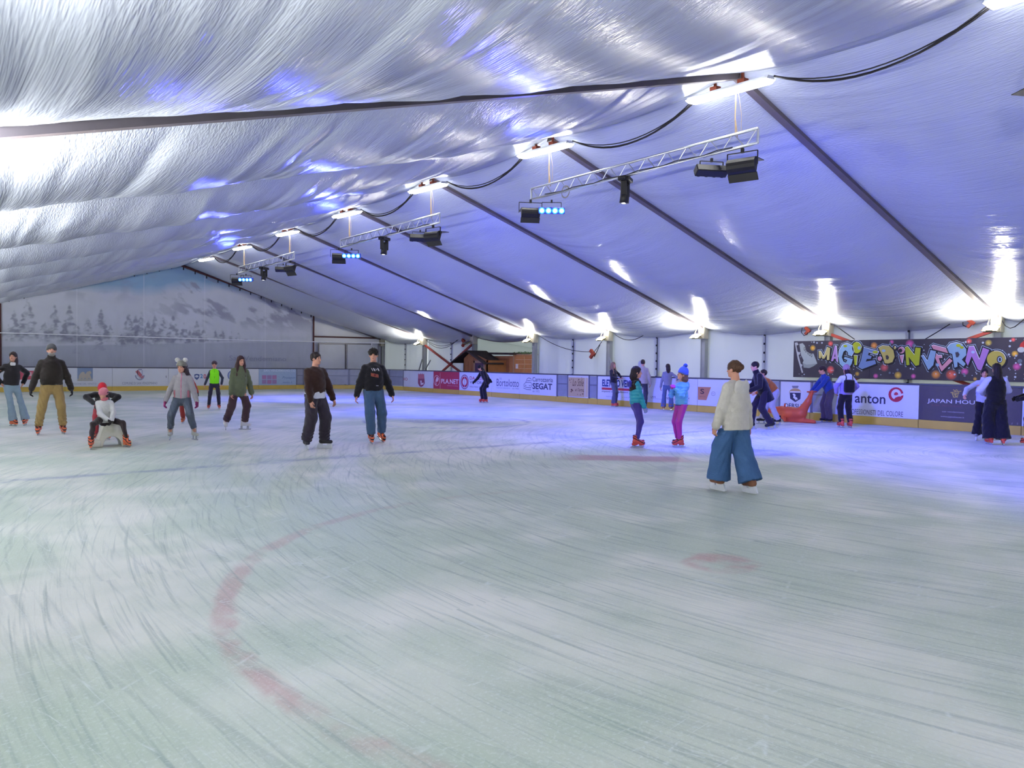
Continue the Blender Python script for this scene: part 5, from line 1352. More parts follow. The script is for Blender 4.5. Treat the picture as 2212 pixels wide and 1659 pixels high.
            if kind in ('hockey', 'tan', 'grey'):
                pr = [(-.15, zb + .012), (-.13, zb), (.14, zb), (.165, zb + .02), (.15, -.082), (.07, -.082), (.055, -.115), (-.02, -.115), (-.035, -.082), (-.11, -.082)]
                w = .014
            else:
                pr = [(-.15, zb + .01), (-.135, zb), (.15, zb), (.17, zb + .025), (.155, zb + .03), (.11, zb + .022), (.10, -.085), (.06, -.085), (.05, zb + .022), (-.05, zb + .022), (-.055, -.085), (-.10, -.085), (-.105, zb + .022), (-.15, zb + .02)]
                w = .007
            n = len(pr); mb_ = MB()
            lo3 = [[Vector((p[0], p[1], 0)) for p in pr]]
            tri = tessellate_polygon(lo3)
            v = [Mx @ Vector((-w, p[0], p[1])) for p in pr] + [Mx @ Vector((w, p[0], p[1])) for p in pr]
            fcs = [tuple(t) for t in tri] + [tuple(i_ + n for i_ in t)[::-1] for t in tri] + [(j, j + n, (j + 1) % n + n, (j + 1) % n) for j in range(n)]
            bl.add(v, fcs).build('blade', mh if kind in ('hockey', 'tan', 'grey') else M_BLADE, bt)
            if strap:
                for z0 in ((.035,) if s.h > .016 else (.055, .0)):
                    def fs(P):
                        q = fr(P, a, Rf); return np.maximum(f(P, .005), np.abs(q[2] / k - z0 + q[1] / k * .5) * k - .011 * k)
                    sdf_obj('strap', fs, lo, hi, max(.008, s.h * .6), M_STRAP, bt)
    def gloves(s, c, which=(0, 1), g=.006):
        for i in which:
            f, lo, hi = s.handf[i]
            sdf_obj('glove', lambda P: f(P, g), lo - .01, hi + .01, max(.008, s.h * .6), cloth(c), s.root)
    # ---- head wear and hair (head frame, unit scale)
    def _head(s, name, fn, m, ext=.2, hh=None, extra=()):
        k = s.hs
        def f(P):
            q = fr(P, s.hc, s.hd); return fn((q[0] / k, q[1] / k, q[2] / k), P) * k
        lo, hi = bounds([s.hc, *extra], ext * k)
        return sdf_obj(name, f, lo, hi, hh or max(.008, s.h * .65), m, s.root)
    def hair(s, c, style='short', length=.35, side=0.0, fringe=0.0, back=.0, front=0.0):
        def fn(q, P):
            w = .006 * np.sin(q[0] * 90 + 20 * q[2]) * np.sin(q[1] * 70 + q[2] * 30)
            d = el(q, (0, -.016, .034), (.085, .104, .098)) + w
            if style == 'curly': d = el(q, (0, -.005, .055), (.102, .112, .088)) + .012 * np.sin(q[0] * 75) * np.sin(q[1] * 68 + 1) * np.sin(q[2] * 72)
            fz = el(q, (0, .115, -.06 + fringe), (.074, .095, .098)); d = sub(d, fz)
            d = np.maximum(d, -(q[2] + .075) - .45 * (q[1] + .02)) if style in ('short', 'curly') else d
            for sx in (-1, 1): d = sub(d, el(q, (sx * .085, .012, -.03), (.03, .026, .04))) if style in ('short', 'curly', 'bun') else d
            if style in ('long', 'bob'):
                k = s.hs; dn = np.array([side, -.035 - back, -1.0]); dn = s.Rt @ (dn / np.linalg.norm(dn))
                o = s.hc + s.hd @ np.array([0, -.035, .02]) * k; e1 = s.hc + s.hd @ np.array([side * .05, -.06, -.10]) * k; e = e1 + dn * length * s.S
                d2 = rc(P, o, e1, .085 * k, .080 * k) / k; d3 = rc(P, e1, e, .080 * k, .045 * k) / k
                d2 = un(d2, d3, .03); d2 = sub(d2, el(q, (0, .105, -.06), (.066, .10, .12))); d2 = d2 + .004 * np.sin(q[0] * 160)
                d = un(d, d2, .015)
                if front:
                    for sx in (-1, 1):
                        a0 = s.hc + s.hd @ np.array([sx * .068, .0, .02]) * k; a1 = s.hc + s.hd @ np.array([sx * .082, .02, -.11]) * k; a2 = s.neck + s.Rt @ np.array([sx * .10, .105, -.06 - front]) * s.S
                        d = un(d, un(rc(P, a0, a1, .034 * k, .040 * k), rc(P, a1, a2, .040 * k, .024 * k), .02) / k, .012)
            if style == 'bun': d = un(d, el(q, (0, -.115, .03), (.045, .04, .045)), .015)
            if style == 'pony':
                k = s.hs; a = s.hc + s.hd @ np.array([0, -.10, .02]) * k; e = a + s.Rt @ np.array([side * .2, -.04, -length]) * s.S
                d = un(d, rc(P, a, e, .042 * k, .022 * k) / k, .02)
            return d
        ex = []
        if style in ('long', 'bob', 'pony'): ex = [s.neck + s.Rt @ np.array([0, .12, -.08 - front]) * s.S, s.hc + s.Rt @ np.array([side * length, -.10 - back * length, -.18 - length]) * s.S]
        return s._head('hair', fn, hairm(c), .17, None, ex)
    def beanie(s, c, tall=.0, pom=None, m=None, low=.012, ears=None, stripes=False):
        def fn(q, P):
            d = el(q, (0, -.014, .045 + tall * .4), (.092, .112, .098 + tall)); zc = low + .25 * (q[1])
            d = np.maximum(d, zc - q[2])
            b = np.maximum(el(q, (0, -.014, .04), (.0985, .1185, .11)), np.abs(q[2] - zc - .024) - .026)
            d = un(d, b, .006)
            if stripes: d = d + .003 * np.sin(q[2] * 260)
            return d
        o = s._head('beanie', fn, m or cloth(c), .22 + tall)
        if pom: s._head('pompom', lambda q, P: el(q, (0, -.03, .165 + tall * 1.3), (.047, .047, .045)) + .006 * np.sin(q[0] * 140) * np.sin(q[1] * 130) * np.sin(q[2] * 120), cloth(pom), .28 + tall)
        if ears:
            for sx in (-1, 1):
                s._head('ear_pompom', lambda q, P: el(q, (sx * .082, -.02, .145), (.050, .040, .050)) + .007 * np.sin(q[0] * 150) * np.sin(q[1] * 140) * np.sin(q[2] * 130), cloth(ears), .26)
        return o
    def box_part(s, name, c, center, half, r=.02, m=None, parent=None):
        S = s.S
        def f(P): return bxs(fr(P, s.T(center), s.Rt), (0, 0, 0), np.array(half) * S, r * S)
        lo, hi = bounds([s.T(center)], max(half) * S * 1.5); return sdf_obj(name, f, lo, hi, s.h * .8, m or cloth(c), parent or s.root)
# ------------------------------------------------------------------ the skaters, from left to right
BLK = '#17151a'
# 1 woman at the left edge
p = Person('woman in black jacket and pale flared jeans looking aside at the left edge', 2.0, 21.07, 12, 1.745, hat=.01, lean=(0, -4, 0), pelvis=(.05, 0, .93), feet=((.03, .05, 0, 18), (-.24, .03, 0, -25)), hands=((.27, -.02, .98), (-.24, -.14, .98)), elbows=((1, -.6, 0), (-1, -.7, 0)), head=(-28, -4, 0), h=.016)
p.top('#1a171b', rh=.17, rw=.165, hem=-.03, arm=(.08, .07, .055), collar=.02); p.patch('sleeve_badge', '#b0705a', lambda q: np.maximum(np.abs(q[0] - .26) - .03, np.maximum(np.abs(q[2] - .30) - .025, -q[1])))
p.box_part('white_hood', '#d9d7d2', (.015, .075, .50), (.06, .03, .045), .03)
p.pants('#7f93a0', (.088, .066, .085), flare=.098, hem=.035); p.hair('#2d211f', 'long', .48, side=-.22, fringe=.01); p.skates('orange')
# 2 bearded man
p = Person('bearded man in dark anorak and khaki trousers standing with legs apart', 2.41, 18.38, 4, 1.91, hat=.03, feet=((.235, .02, 0, -10), (-.20, .0, 0, 6)), hands=((.37, .03, .80), (-.35, .03, .83)), elbows=((1, -.5, 0), (-1, -.5, 0)), head=(0, -6, 0), wide=1.12, h=.015)
p.top('#221c18', rh=.175, rw=.185, rch=.18, hem=-.02, arm=(.085, .078, .062), hood=.95, collar=.05, folds=.008); p.pants('#99804f', (.105, .085, .072), hem=-.01, stack=.009, seat=.15)
p.gloves(BLK); p.hair('#3a332e', 'short'); p.beanie('#45474a', .005); p.skates('orange')
p._head('beard', lambda q, P: sub(el(q, (0, .035, -.075), (.062, .066, .058)), el(q, (0, .10, -.045), (.028, .05, .018))), hairm('#9a958d'), .2)
p._head('moustache', lambda q, P: el(q, (0, .093, -.040), (.030, .010, .008)), hairm('#6a625a'), .2)
# 3 child leaning over behind the white stool
p = Person('child in red knitted hat and black jacket leaning over behind the seated girl', 3.02, 16.55, 0, 1.42, hat=.03, lean=(58, 0, 0), pelvis=(0, -.16, .86), feet=((.16, -.02, 0, -10), (-.14, -.1, 0, 10)), hands=((.20, .52, .90), (-.20, .52, .90)), elbows=((1, .1, .25), (-1, .1, .25)), head=(0, 42, 0), kid=1.15, h=.014)
p.top('#17161a', arm=(.085, .08, .066), collar=.03); p.pants('#8f2c34', (.095, .08, .07)); p.gloves(BLK); p.beanie('#b01426', .01, low=.0); p.skates('orange')
# 4 seated girl + stool
p = Person('girl in pink striped hat and white fleece sitting on a white skating stool', 2.82, 15.22, 12, 1.32, hat=.03, lean=(16, 3, 0), pelvis=(0, -.06, .62), feet=((.40, .36, 0, -14), (-.44, .32, 0, 12)), knees=((.55, .8, .7), (-.55, .8, .7)), hands=((.02, .34, .62), (-.08, .32, .58)), elbows=((1, -.2, -.1), (-1, -.2, -.1)), head=(-62, 12, 0), kid=1.12, h=.013)
p.top('#cfcdca', rh=.17, rw=.165, hem=-.08, arm=(.085, .075, .060), hood=.9, folds=.009, name='fleece'); p.pants('#2a2022', (.092, .068, .05), hem=-.02); p.gloves('#231f22'); p.hair('#2a1a16', 'long', .34, side=.75, fringe=.04); p.skates('orange')
p.beanie('#c67a86', .0, low=-.035, stripes=True); p._head('neck_warmer', lambda q, P: el(q, (0, -.005, -.125), (.080, .085, .050)), cloth('#b8606c'), .24)
def stool():
    x, y = 2.95, 15.42; r = thing('skating_stool', 'white moulded plastic stool with an arched base on the ice', 'skating aid', (x, y, 0), face_turn(x, y, 8))
    W = mat('stool_white', '#d8d4c4', 0.4, 0.4, 0, 0.06, 3)
    def f(P):
        w = .26 - .14 * np.clip(P[2] / .41, 0, 1)
        d = np.maximum(np.maximum(np.abs(P[0]) - w, np.abs(P[1]) - (.21 - .07 * P[2])), np.maximum(P[2] - .40, -P[2]))
        d = un(d, rc(P, (0, -.14, .34), (0, .14, .34), .09, .09), .04)
        arch = np.sqrt((P[0] / .15) ** 2 + (np.maximum(P[2], 0) / .18) ** 2) - 1
        d = sub(d, arch * .14)
        return np.maximum(d, -P[2]) * .8
    sdf_obj('seat_shell', f, np.array([-.30, -.28, 0.0]), np.array([.30, .28, .52]), .012, W, r)
    def fo(P):
        d = None
        for sx in (-1, 1):
            b = bxs(P, (sx * .255, .05, .065), (.075, .22, .065), .025); d = b if d is None else np.minimum(d, b)
        return np.maximum(d, -P[2] + .001)
    for sx in (-1, 1): sdf_obj('runner_foot', lambda P: np.maximum(bxs(P, (sx * .255, .03, .065), (.07, .22, .066), .03), .001 - P[2]), np.array([sx * .255 - .1, -.25, 0.0]), np.array([sx * .255 + .1, .3, .15]), .012, W, r)
stool()
# 5 girl with eared hat
p = Person('girl in grey hat with two fur pompoms and grey jacket with pink zip', 4.3, 15.86, -12, 1.67, hat=.07, feet=((.24, .03, 0, 6), (-.30, .08, 0, 35)), pelvis=(-.01, 0, .89), hands=((.33, .06, .80), (-.34, .06, .79)), elbows=((1, -.5, 0), (-1, -.5, 0)), head=(-14, 10, 0), kid=1.12, h=.0135)
p.top('#9b969a', rh=.175, rw=.17, hem=-.03, arm=(.082, .072, .058), collar=.035); p.patch('pink_zip', '#c0728e', lambda q: np.maximum(np.abs(q[0] + .005) - .013, -q[1]))
p.patch('pink_side', '#b8707e', lambda q: np.maximum(np.maximum(np.abs(q[0]) - .17, .125 - np.abs(q[0])), np.maximum(-q[1], q[2] - .16)))
p.pants('#4a5260', (.10, .082, .07), hem=-.09, stack=.004); p.gloves('#7a1f5a', g=.012); p.skates('silver', False)
p.hair('#2a1a1c', 'long', .26, side=-.55, fringe=.03); p.beanie('#77766e', .0, ears='#b9b7b4', low=.02)
p.patch('leg_lettering', '#c9c9cc', lambda q: np.maximum(np.maximum(np.abs(q[0] + .14 + .0 * q[2]) - .025, -q[1]), np.abs(q[2] + .30) - .13) + .012 * (np.sin(q[2] * 110) > .3), p.trousers, .004, None, p.pantf) if False else None
def leg_patch(p, name, c, i, t0, t1, w, off=0.0):
    S = p.S; a = p.hip[i] + (p.knee[i] - p.hip[i]) * t0; b = p.hip[i] + (p.knee[i] - p.hip[i]) * t1
    def f(P): return np.maximum(p.pantf(P) - .004, np.maximum(rc(P, a + np.array([off, .09, 0]), b + np.array([off, .09, 0]), w * S, w * S), .0))
    lo, hi = p.pb; return sdf_obj(name, f, lo, hi, p.h * .7, cloth(c), p.trousers)
leg_patch(p, 'leg_print', '#c4c6cc', 1, .35, .95, .032); leg_patch(p, 'leg_print', '#c4c6cc', 0, .72, .84, .03)
# 6 child in red behind her
p = Person('child in red jacket and dark hat half hidden behind the pompom hat girl', 5.45, 19.9, -6, 1.535, hat=.05, feet=((.02, .05, 0, -6), (-.18, -.05, 0, 6)), hands=((.26, .04, .80), (-.40, .05, .86)), elbows=((1, -.5, 0), (-1, -.3, 0)), head=(6, 0, 0), kid=1.15, h=.018)
p.top('#9c3730', arm=(.08, .072, .055), collar=.03); p.pants('#8a2f2e', (.095, .075, .065)); p.gloves(BLK); p.beanie('#34202a', .01, pom='#34202a'); p.skates('orange')
# 7 boy in safety vest
p = Person('boy in bright yellow green safety vest and dark tracksuit', 7.88, 25.34, 0, 1.565, hat=.02, feet=((.20, .02, 0, -12), (-.17, .0, 0, 12)), hands=((.36, .06, .82), (-.26, .06, .88)), elbows=((1, -.4, 0), (-1, -.4, 0)), kid=1.14, h=.018)
p.top('#363a4e', rh=.15, rw=.145, arm=(.066, .058, .046), name='sweater')
p.pants('#332f42', (.092, .075, .062)); p.hair('#3c2a2c', 'short'); p.beanie('#4c3c46', .0, low=.03); p.skates('red')
tf = p.topf; p.top('#8fe016', rh=.172, rw=.172, rch=.18, hem=-.05, sleeves=False, sh=.095, name='safety_vest', folds=.004, m=mat('hi_vis', '#86f018', 0.7, 0.3, 0, 0.08, 8, emit='#86f018', estr=0.0))
p.patch('vest_zip', '#26402a', lambda q: np.maximum(np.abs(q[0]) - .009, -q[1]))
# 8 woman in green overshirt
p = Person('woman with long brown hair in olive overshirt and brown trousers', 6.0, 17.56, 22, 1.755, hat=.01, lean=(4, -3, 0), pelvis=(.0, .0, .91), feet=((.27, -.10, .02, -20, 18), (-.13, .06, 0, 42)), hands=((.22, .10, .76), (-.34, -.02, .78)), elbows=((1, -.6, 0), (-1, -.6, 0)), head=(2, 10, 0), h=.014)
p.top('#5c644c', rh=.19, rw=.175, hem=-.18, arm=(.085, .078, .07), flare=.01, collar=.03, folds=.008, name='overshirt'); p.pants('#3d2a32', (.105, .092, .085), hem=-.03, stack=.006); p.hair('#35191e', 'long', .42, side=.30, fringe=.03, front=.16); p.skates('white', False)
for z0 in (.40, .25, .10): p.patch('button', '#3a4034', lambda q, z0=z0: np.sqrt((q[0]) ** 2 + (q[2] - z0) ** 2) * 1.0 - .012 + np.maximum(-q[1], 0))
# 9 youth in brown sweater
p = Person('young man in dark brown sweater and baggy black trousers', 5.83, 13.03, 38, 1.785, hat=.015, lean=(2, 0, -6), feet=((.16, -.04, 0, -26, 0, 0), (-.17, .07, 0, 30)), pelvis=(0, 0, .92), hands=((.20, .14, .78), (-.36, .10, .84)), elbows=((1, -.5, 0), (-1, -.6, 0)), head=(16, 0, 0), h=.0125)
p.top('#2c1713', rh=.20, rw=.195, rch=.185, hem=-.01, arm=(.098, .088, .062), folds=.009, name='sweater'); jb = p.topf
p.pants('#2e2833', (.12, .11, .10), hem=.015, stack=.008, seat=.155)
s_ = p.top('#c9cbd6', rh=.212, rw=.18, rch=.15, hem=-.065, sleeves=False, neck=.1, name='tshirt_hem', folds=.004)
p.hair('#211416', 'short', fringe=.018); p.skates('hockey', False)
# 10 youth in black hoodie
p = Person('curly haired young man in printed black hoodie and blue jeans', 7.18, 13.34, 10, 1.885, hat=.03, feet=((.05, .10, 0, -2), (-.20, -.16, .03, 18, 24)), pelvis=(.0, 0, .93), hands=((.34, .02, .80), (-.36, .04, .86)), elbows=((1, -.6, 0), (-1, -.6, 0)), head=(-14, 4, 0), h=.0125)
p.top('#14131a', rh=.19, rw=.195, rch=.195, hem=-.01, arm=(.095, .088, .064), hood=.95, folds=.009, name='hoodie')
p.patch('chest_print', '#8a4a3a', lambda q: np.maximum(np.abs(q[0] - .0) - .075, np.maximum(np.abs(q[2] - .29 - .2 * q[0]) - .035, -q[1])))
p.patch('chest_print_rose', '#6a2430', lambda q: np.maximum(np.sqrt((q[0] - .0) ** 2 + (q[2] - .295) ** 2) - .028, -q[1]), grow=.006)
p.patch('pocket_badge', '#8d8c96', lambda q: np.maximum(np.abs(q[0] + .05) - .028, np.maximum(np.abs(q[2] - .09) - .012, -q[1])))
for sx, a0 in ((.05, 0), (.01, 1), (-.03, 2), (-.07, 3)): p.patch('chest_lettering', '#b9b8c4', lambda q, sx=sx, a0=a0: np.maximum(np.maximum(np.abs(q[0] - sx - .5 * (q[2] - .40)) - .007 * (1 + (a0 % 2)), np.abs(q[2] - .40) - (.028 if a0 != 2 else .02)), -q[1]), grow=.005, hh=.008)
p.patch('sleeve_print', '#b9b8c4', lambda q: np.maximum(np.maximum(np.abs(q[0] - .335 - .25 * (.2 - q[2])) - .02, np.abs(np.sin(q[2] * 48)) - .45), np.maximum(np.abs(q[2] - .03) - .12, -q[1] + .0)), grow=.005)
p.pants('#3f5878', (.108, .096, .086), hem=-.01); p.hair('#19110f', 'curly'); p.skates('orange')
# 11 girl bending in black
p = Person('skater all in black bending forward in front of the adverts', 18.45, 24.91, -62, 1.72, hat=.01, lean=(34, 0, 0), pelvis=(0, -.14, .90), feet=((.09, .04, 0, -4), (-.09, -.02, 0, 4)), hands=((.14, .42, .84), (-.26, -.02, .72)), elbows=((.6, -.6, -.5), (-.8, -.8, 0)), head=(0, 40, 0), h=.022)
p.top('#1a161e', rh=.18, rw=.175, hem=-.08, arm=(.08, .075, .058), hoodup=False); p.pants('#1e1a28', (.10, .085, .085), flare=.09); p.hair('#120e14', 'long', .42, back=.1); p.skates('red', False); p.gloves(BLK)
p.box_part('fringe_scarf', '#1a161e', (-.16, -.05, -.05), (.06, .04, .10), .02)
# 12 blond woman
p = Person('blond long haired woman in dark sweater leaning at the boards', 21.22, 20.36, 55, 1.73, hat=.01, lean=(-3, 0, 0), feet=((.10, .08, 0, -6), (-.10, 0, 0, 10)), hands=((.10, .26, 1.08), (-.30, .16, 1.12)), elbows=((1, -.5, -.3), (-1, -.3, -.2)), h=.020)
p.top('#262430', rh=.165, rw=.15, hem=-.06, arm=(.068, .06, .05)); p.pants('#565a70', (.09, .07, .085), flare=.10, hem=.03); p.hair('#8a6d56', 'long', .36, side=.15, fringe=.03, front=.14); p.skates('red', False)
# 13 man in beige jacket, 14 person in pale hood
p = Person('short haired man in beige jacket seen from behind over the teal jacket girl', 21.22, 18.9, 172, 1.83, hat=.01, feet=((.10, .02, 0, -6), (-.10, 0, 0, 6)), hands=((.26, .10, .86), (-.20, .25, 1.10)), h=.020)
p.top('#a8a09c', rh=.19, rw=.185, rch=.185, hem=-.10, arm=(.085, .08, .064), collar=.03); p.pants('#3c3c4a', (.10, .085, .08)); p.hair('#2b1f20', 'short'); p.skates('black', False)
p = Person('person in pale grey hood behind the boards beside the man in beige', 22.75, 20.35, 150, 1.80, hat=.02, feet=((.10, 0, 0, -5), (-.10, 0, 0, 5)), hands=((.20, .22, 1.10), (-.24, .34, 1.16)), elbows=((1, -.2, -.6), (-1, -.2, -.6)), head=(20, 10, 0), h=.022, foot_lift=.0, group='onlookers')
p.top('#aeb2c0', rh=.17, rw=.17, hem=-.10, arm=(.08, .072, .058), hoodup=True); p.pants('#33343f', (.09, .075, .07)); p.skates('black', False, False)
p.box_part('phone', '#3a3c48', (-.24, .36, .20), (.035, .008, .07), .006)
# 15 woman in grey top
p = Person('woman in grey top and flared jeans seen from behind at the boards', 21.05, 17.58, 176, 1.68, hat=.01, lean=(0, 0, 0), feet=((.15, .0, 0, -10), (-.15, 0, 0, 10)), hands=((.36, .24, 1.14), (-.27, .06, .84)), elbows=((.9, -.3, -.6), (-1, -.3, 0)), head=(25, 4, 0), h=.020)
p.top('#7d7e92', rh=.155, rw=.15, hem=-.05, arm=(.066, .058, .05)); p.pants('#4f5f8a', (.095, .078, .09), flare=.105, hem=.03); p.hair('#2c1f22', 'long', .20); p.skates('brown', False)
# 16 teal jacket girl
p = Person('girl in teal puffer jacket and purple leggings seen in profile facing right', 11.01, 9.95, 105, 1.56, hat=.01, feet=((.07, .0, 0, -2), (-.07, .06, 0, 2)), pelvis=(0, -.02, .93), hands=((.17, .16, .78), (-.24, .06, .80)), elbows=((.4, -1, 0), (-.4, -1, 0)), head=(-4, 2, 0), kid=1.13, h=.0125)
p.top('#1f8f9e', rh=.165, rw=.165, rch=.165, hem=-.03, arm=(.082, .074, .056), puff=.012, folds=.003, name='puffer_jacket', m=mat('teal_nylon', '#2292a4', 0.4, 0.4, 0, 0.1, 10))
p.patch('dark_yoke', '#1c1418', lambda q: np.maximum(.34 + .55 * q[1] - q[2], np.abs(q[0]) - .19), grow=.012); p.box_part('purple_hood', '#35308a', (.0, -.155, .42), (.10, .05, .075), .045)
p.pants('#453a86', (.095, .07, .05), hem=-.02, seat=.15, folds=.003); p.hair('#1d0f16', 'bob', .02, fringe=.03); p.skates('red'); p.gloves('#8f98c0', (0, 1), .006)
# 17 light blue jacket girl
p = Person('girl in light blue jacket, pink trousers and blue bobble hat with hands at her mouth', 11.83, 9.53, -58, 1.61, hat=.10, feet=((.09, .03, 0, 12), (-.08, .08, 0, -12)), hands=((.06, .21, 1.30), (-.05, .20, 1.32)), elbows=((.8, .1, -1), (-.8, .1, -1)), head=(-14, -10, 0), kid=1.13, h=.0125)
p.top('#5fa6d6', rh=.168, rw=.165, rch=.165, hem=-.04, arm=(.082, .076, .056), puff=.010, hood=1.0, folds=.004, m=mat('sky_nylon', '#62a8d8', 0.4, 0.4, 0, 0.1, 10)); p.hood_part('#5c9fd0', .95); p.patch('jacket_hem', '#2c2a6a', lambda q: q[2] + .022, grow=.004)
p.box_part('brown_hood_lining', '#8a6a6a', (.06, -.16, .40), (.05, .04, .09), .03)
p.pants('#a8288c', (.098, .076, .056), hem=-.02, seat=.15, folds=.003, m=mat('pink_nylon', '#b02c94', 0.4, 0.4, 0, 0.1, 10)); p.gloves('#c83aa0', g=.01); p.hair('#6a4a3e', 'bob', .03, fringe=.03); p.beanie('#4a62b8', .03, pom='#35509a'); p.skates('red')
p.patch('cuffs', '#2a2a86', lambda q: np.minimum(np.sqrt((q[0] * p.S + p.pel[0] - 0) ** 2) * 0 + 1, 1), grow=.004) if False else None
# 18 woman in white jacket, nearest
p = Person('woman in cream fleece jacket and wide blue jeans skating away to the left', 8.19, 5.74, -128, 1.69, hat=.015, lean=(3, 0, 0), pelvis=(0, .0, .92), feet=((.09, -.20, .0, -14, 4), (-.09, .20, .0, -8)), hands=((.27, -.02, .80), (-.27, .12, .81)), elbows=((.6, -1, 0), (-.6, -1, 0)), head=(6, 2, 0), wide=1.05, h=.0095)
p.top('#c8c2b8', rh=.205, rw=.19, rch=.185, hem=-.165, arm=(.092, .086, .066), folds=.006, name='fleece_jacket', ysc=1.3); p.hood_part('#cdc8c2', 1.08)
for i in (0, 1):
    S = p.S; dd = (p.wr[i] - p.elb[i]); dd /= np.linalg.norm(dd); w = p.wr[i]
    sdf_obj('cuff', lambda P: np.maximum(rc(P, w - dd * .02, w + dd * .012, .050, .049), 0), w - .08, w + .08, .009, cloth('#241c22'), p.jacket)
p.pants('#36617c', (.115, .13, .15), flare=.165, hem=.02, seat=.16, folds=.006, m=mat('denim_blue', '#41628e', 0.85, 0.2, 0, 0.2, 7, 0.3, 60)); p.skates('tan', False)
p.hair('#4a2f1e', 'bun', fringe=-.01); p._head('hair_clip', lambda q, P: np.minimum(el(q, (.02, -.112, .055), (.045, .02, .014)), el(q, (.015, -.118, .012), (.05, .018, .010))), mat('clip_horn', '#b89a84', 0.3, 0.5), .2)
# 19 man in black coat, 20 person in orange behind
p = Person('man in long black coat bending forward as he skates', 16.94, 11.13, -72, 1.84, hat=.015, lean=(24, 0, 0), pelvis=(0, -.08, .90), feet=((.06, .22, 0, 0), (-.12, -.22, .02, 0, 14)), hands=((.22, .36, .98), (-.18, .34, .92)), elbows=((.6, -.8, -.4), (-.6, -.8, -.4)), head=(0, 6, 0), h=.016)
p.top('#17131a', rh=.195, rw=.185, hem=-.28, arm=(.085, .078, .06), collar=.06, name='coat'); p.pants('#231c28', (.10, .085, .08), flare=.085); p.hair('#1a1016', 'short', fringe=.01); p.skates('black', False); p.box_part('camera', '#3a3c4c', (.16, .42, .10), (.05, .035, .04), .01)
p = Person('person in rust orange top and white trousers bending behind the black coat man', 18.64, 12.02, -70, 1.72, hat=.01, lean=(42, 0, 0), pelvis=(0, -.20, .90), feet=((.08, .16, 0, 0), (-.10, -.26, 0, 0)), hands=((.20, .48, .86), (-.20, .42, .86)), head=(0, -14, 0), h=.018)
p.top('#a8602a', rh=.17, rw=.165, hem=-.05, arm=(.08, .072, .056)); p.pants('#a9a6b4', (.105, .085, .08), flare=.085); p.hair('#2a1c1c', 'short'); p.skates('black', False)
# 21 boy in blue pushing the sled
p = Person('boy in blue jacket bending to push the orange sled', 20.94, 11.60, -58, 1.70, hat=.02, lean=(24, 0, 0), pelvis=(0, -.10, .93), feet=((.10, -.02, 0, -4), (-.10, -.06, 0, 4)), hands=((.14, .50, .84), (-.10, .52, .84)), elbows=((.8, -.5, -.4), (-.8, -.5, -.4)), head=(-24, 6, 0), kid=1.05, h=.017, foot_lift=.05)
p.top('#26408e', rh=.18, rw=.175, hem=-.07, arm=(.082, .075, .058), collar=.03); p.pants('#4d434f', (.115, .105, .10), hem=.03); p.hair('#2a1c1e', 'short'); p.beanie('#33272a', .0, low=.03); p.skates('black', False)
def sled():
    x, y = 20.20, 12.25; r = thing('seal_sled', 'orange plastic seal shaped sled pushed along the boards', 'skating aid', (x, y, 0), 0)
    u = RB.u; r.rotation_euler = (0, 0, math.atan2(u.y, u.x))     # local x runs to the right along the boards
    M = mat('sled_orange', '#cf5638', 0.35, 0.5, 0, 0.06, 5)
    def f(P):
        d = el(P, (-.05, 0, .24), (.52, .22, .20))
        d = un(d, rc(P, (-.35, 0, .28), (-.72, 0, .30), .16, .085), .08)
        d = un(d, rc(P, (.30, 0, .28), (.52, 0, .60), .15, .09), .08); d = un(d, rc(P, (.52, 0, .60), (.64, 0, .90), .085, .045), .05)
        d = un(d, rc(P, (-.10, 0, .05), (.72, 0, .045), .14, .06), .06)
        for sy in (-1, 1): d = un(d, rc(P, (-.18, sy * .18, .16), (.0, sy * .30, .04), .07, .035), .04)
        return np.maximum(d, .002 - P[2])
    sdf_obj('seal_body', f, np.array([-.85, -.38, 0.0]), np.array([.85, .38, .98]), .018, M, r)
    MB().tube([(.635, -.22, .90), (.635, .22, .90)], .022, 8).build('push_handle', M, r, smooth=True)
    MB().tube([(-.22, -.02, .44), (-.22, .0, .52)], .025, 8).build('grip_peg', M, r, smooth=True)
sled()
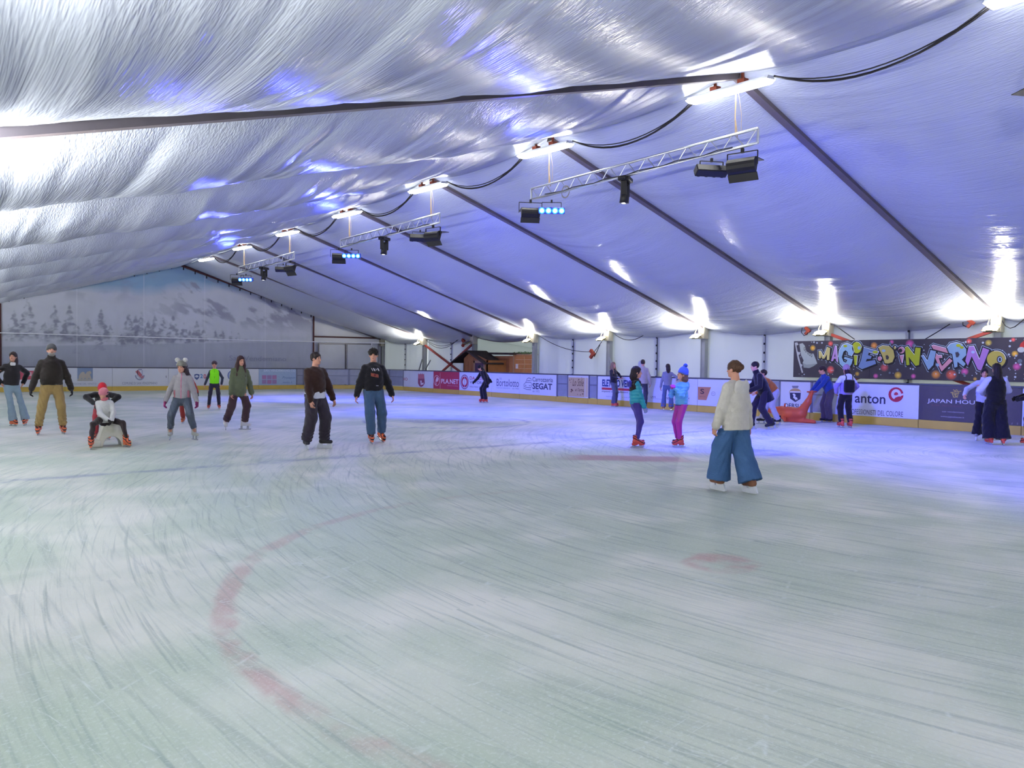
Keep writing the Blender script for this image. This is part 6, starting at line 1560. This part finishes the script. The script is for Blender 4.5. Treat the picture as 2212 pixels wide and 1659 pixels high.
# 22 girl with backpack
p = Person('girl with black backpack, lilac jacket and mauve knitted hat', 19.53, 10.27, -150, 1.71, hat=.05, feet=((.14, -.02, 0, -8), (-.10, .05, 0, 8)), hands=((.23, .12, .95), (-.23, .14, .95)), elbows=((.9, -.6, 0), (-.9, -.6, 0)), head=(14, 4, 0), h=.0155)
p.top('#8f80c4', rh=.18, rw=.175, hem=-.06, arm=(.085, .078, .06), hood=1.1, puff=.004); p.hood_part('#c4c6d8', 1.0); p.patch('white_yoke', '#c9cbdc', lambda q: .29 - q[2], grow=.005)
p.pants('#1d171f', (.10, .088, .08), hem=.02, stack=.004); p.hair('#2a1518', 'bob', .04); p.beanie('#9a7e92', .02, low=.0); p.skates('red')
bp_ = p.box_part('backpack', '#151118', (-.02, -.20, .20), (.15, .085, .19), .06)
for sx in (-1, 1): p.patch('backpack_strap', '#151118', lambda q, sx=sx: np.maximum(np.abs(q[0] - sx * .10) - .018, .0 * q[2] + (.10 - q[2])), grow=.010)
# 23 white jacket girl on the right
p = Person('girl in white jacket and black flared trousers facing the camera at the right', 18.92, 6.76, 18, 1.63, hat=.01, lean=(2, 0, 0), feet=((.16, .06, 0, -20), (-.08, -.04, 0, -8)), hands=((.50, .22, 1.08), (.10, .24, 1.28)), elbows=((.8, -.3, -.4), (-.6, .2, -1)), head=(-10, 0, 0), h=.016)
p.top('#b4b6c6', rh=.17, rw=.165, hem=-.07, arm=(.078, .07, .056), collar=.05, puff=.004); p.pants('#191520', (.095, .078, .085), flare=.11, hem=.03); p.hair('#1d1214', 'long', .20, fringe=.02); p.skates('grey', False)
# 24 woman in black vest
p = Person('woman in black vest over white sleeves and wide black trousers seen from behind', 17.98, 6.19, -160, 1.74, hat=.01, feet=((.16, -.04, 0, -14), (-.08, .05, 0, 8)), hands=((.14, .30, 1.08), (-.16, .28, 1.06)), elbows=((1, -.6, -.4), (-1, -.6, -.4)), head=(10, 2, 0), h=.0145)
p.top('#b9bbe0', rh=.16, rw=.155, hem=-.04, arm=(.092, .084, .064), name='shirt'); p.pants('#141220', (.125, .125, .135), flare=.15, hem=.04, seat=.165); p.skates('red')
p.top('#121016', rh=.185, rw=.19, rch=.19, hem=-.10, sleeves=False, sh=.10, name='vest'); p.hair('#191014', 'long', .46, fringe=.0)
# 25 person cut by the right edge
p = Person('dark haired skater in black cut off by the right picture edge', 18.50, 5.62, -80, 1.66, hat=.01, lean=(14, 0, 0), feet=((.08, .10, 0, 0), (-.08, -.06, 0, 0)), hands=((.18, .34, 1.02), (-.16, .30, 1.02)), elbows=((.6, -.8, -.3), (-.6, -.8, -.3)), h=.0155)
p.top('#151219', rh=.18, rw=.175, hem=-.08, arm=(.082, .075, .058), collar=.03); p.pants('#1a1622', (.10, .09, .085), flare=.09); p.gloves(BLK); p.hair('#151013', 'long', .25, fringe=.02); p.skates('red')
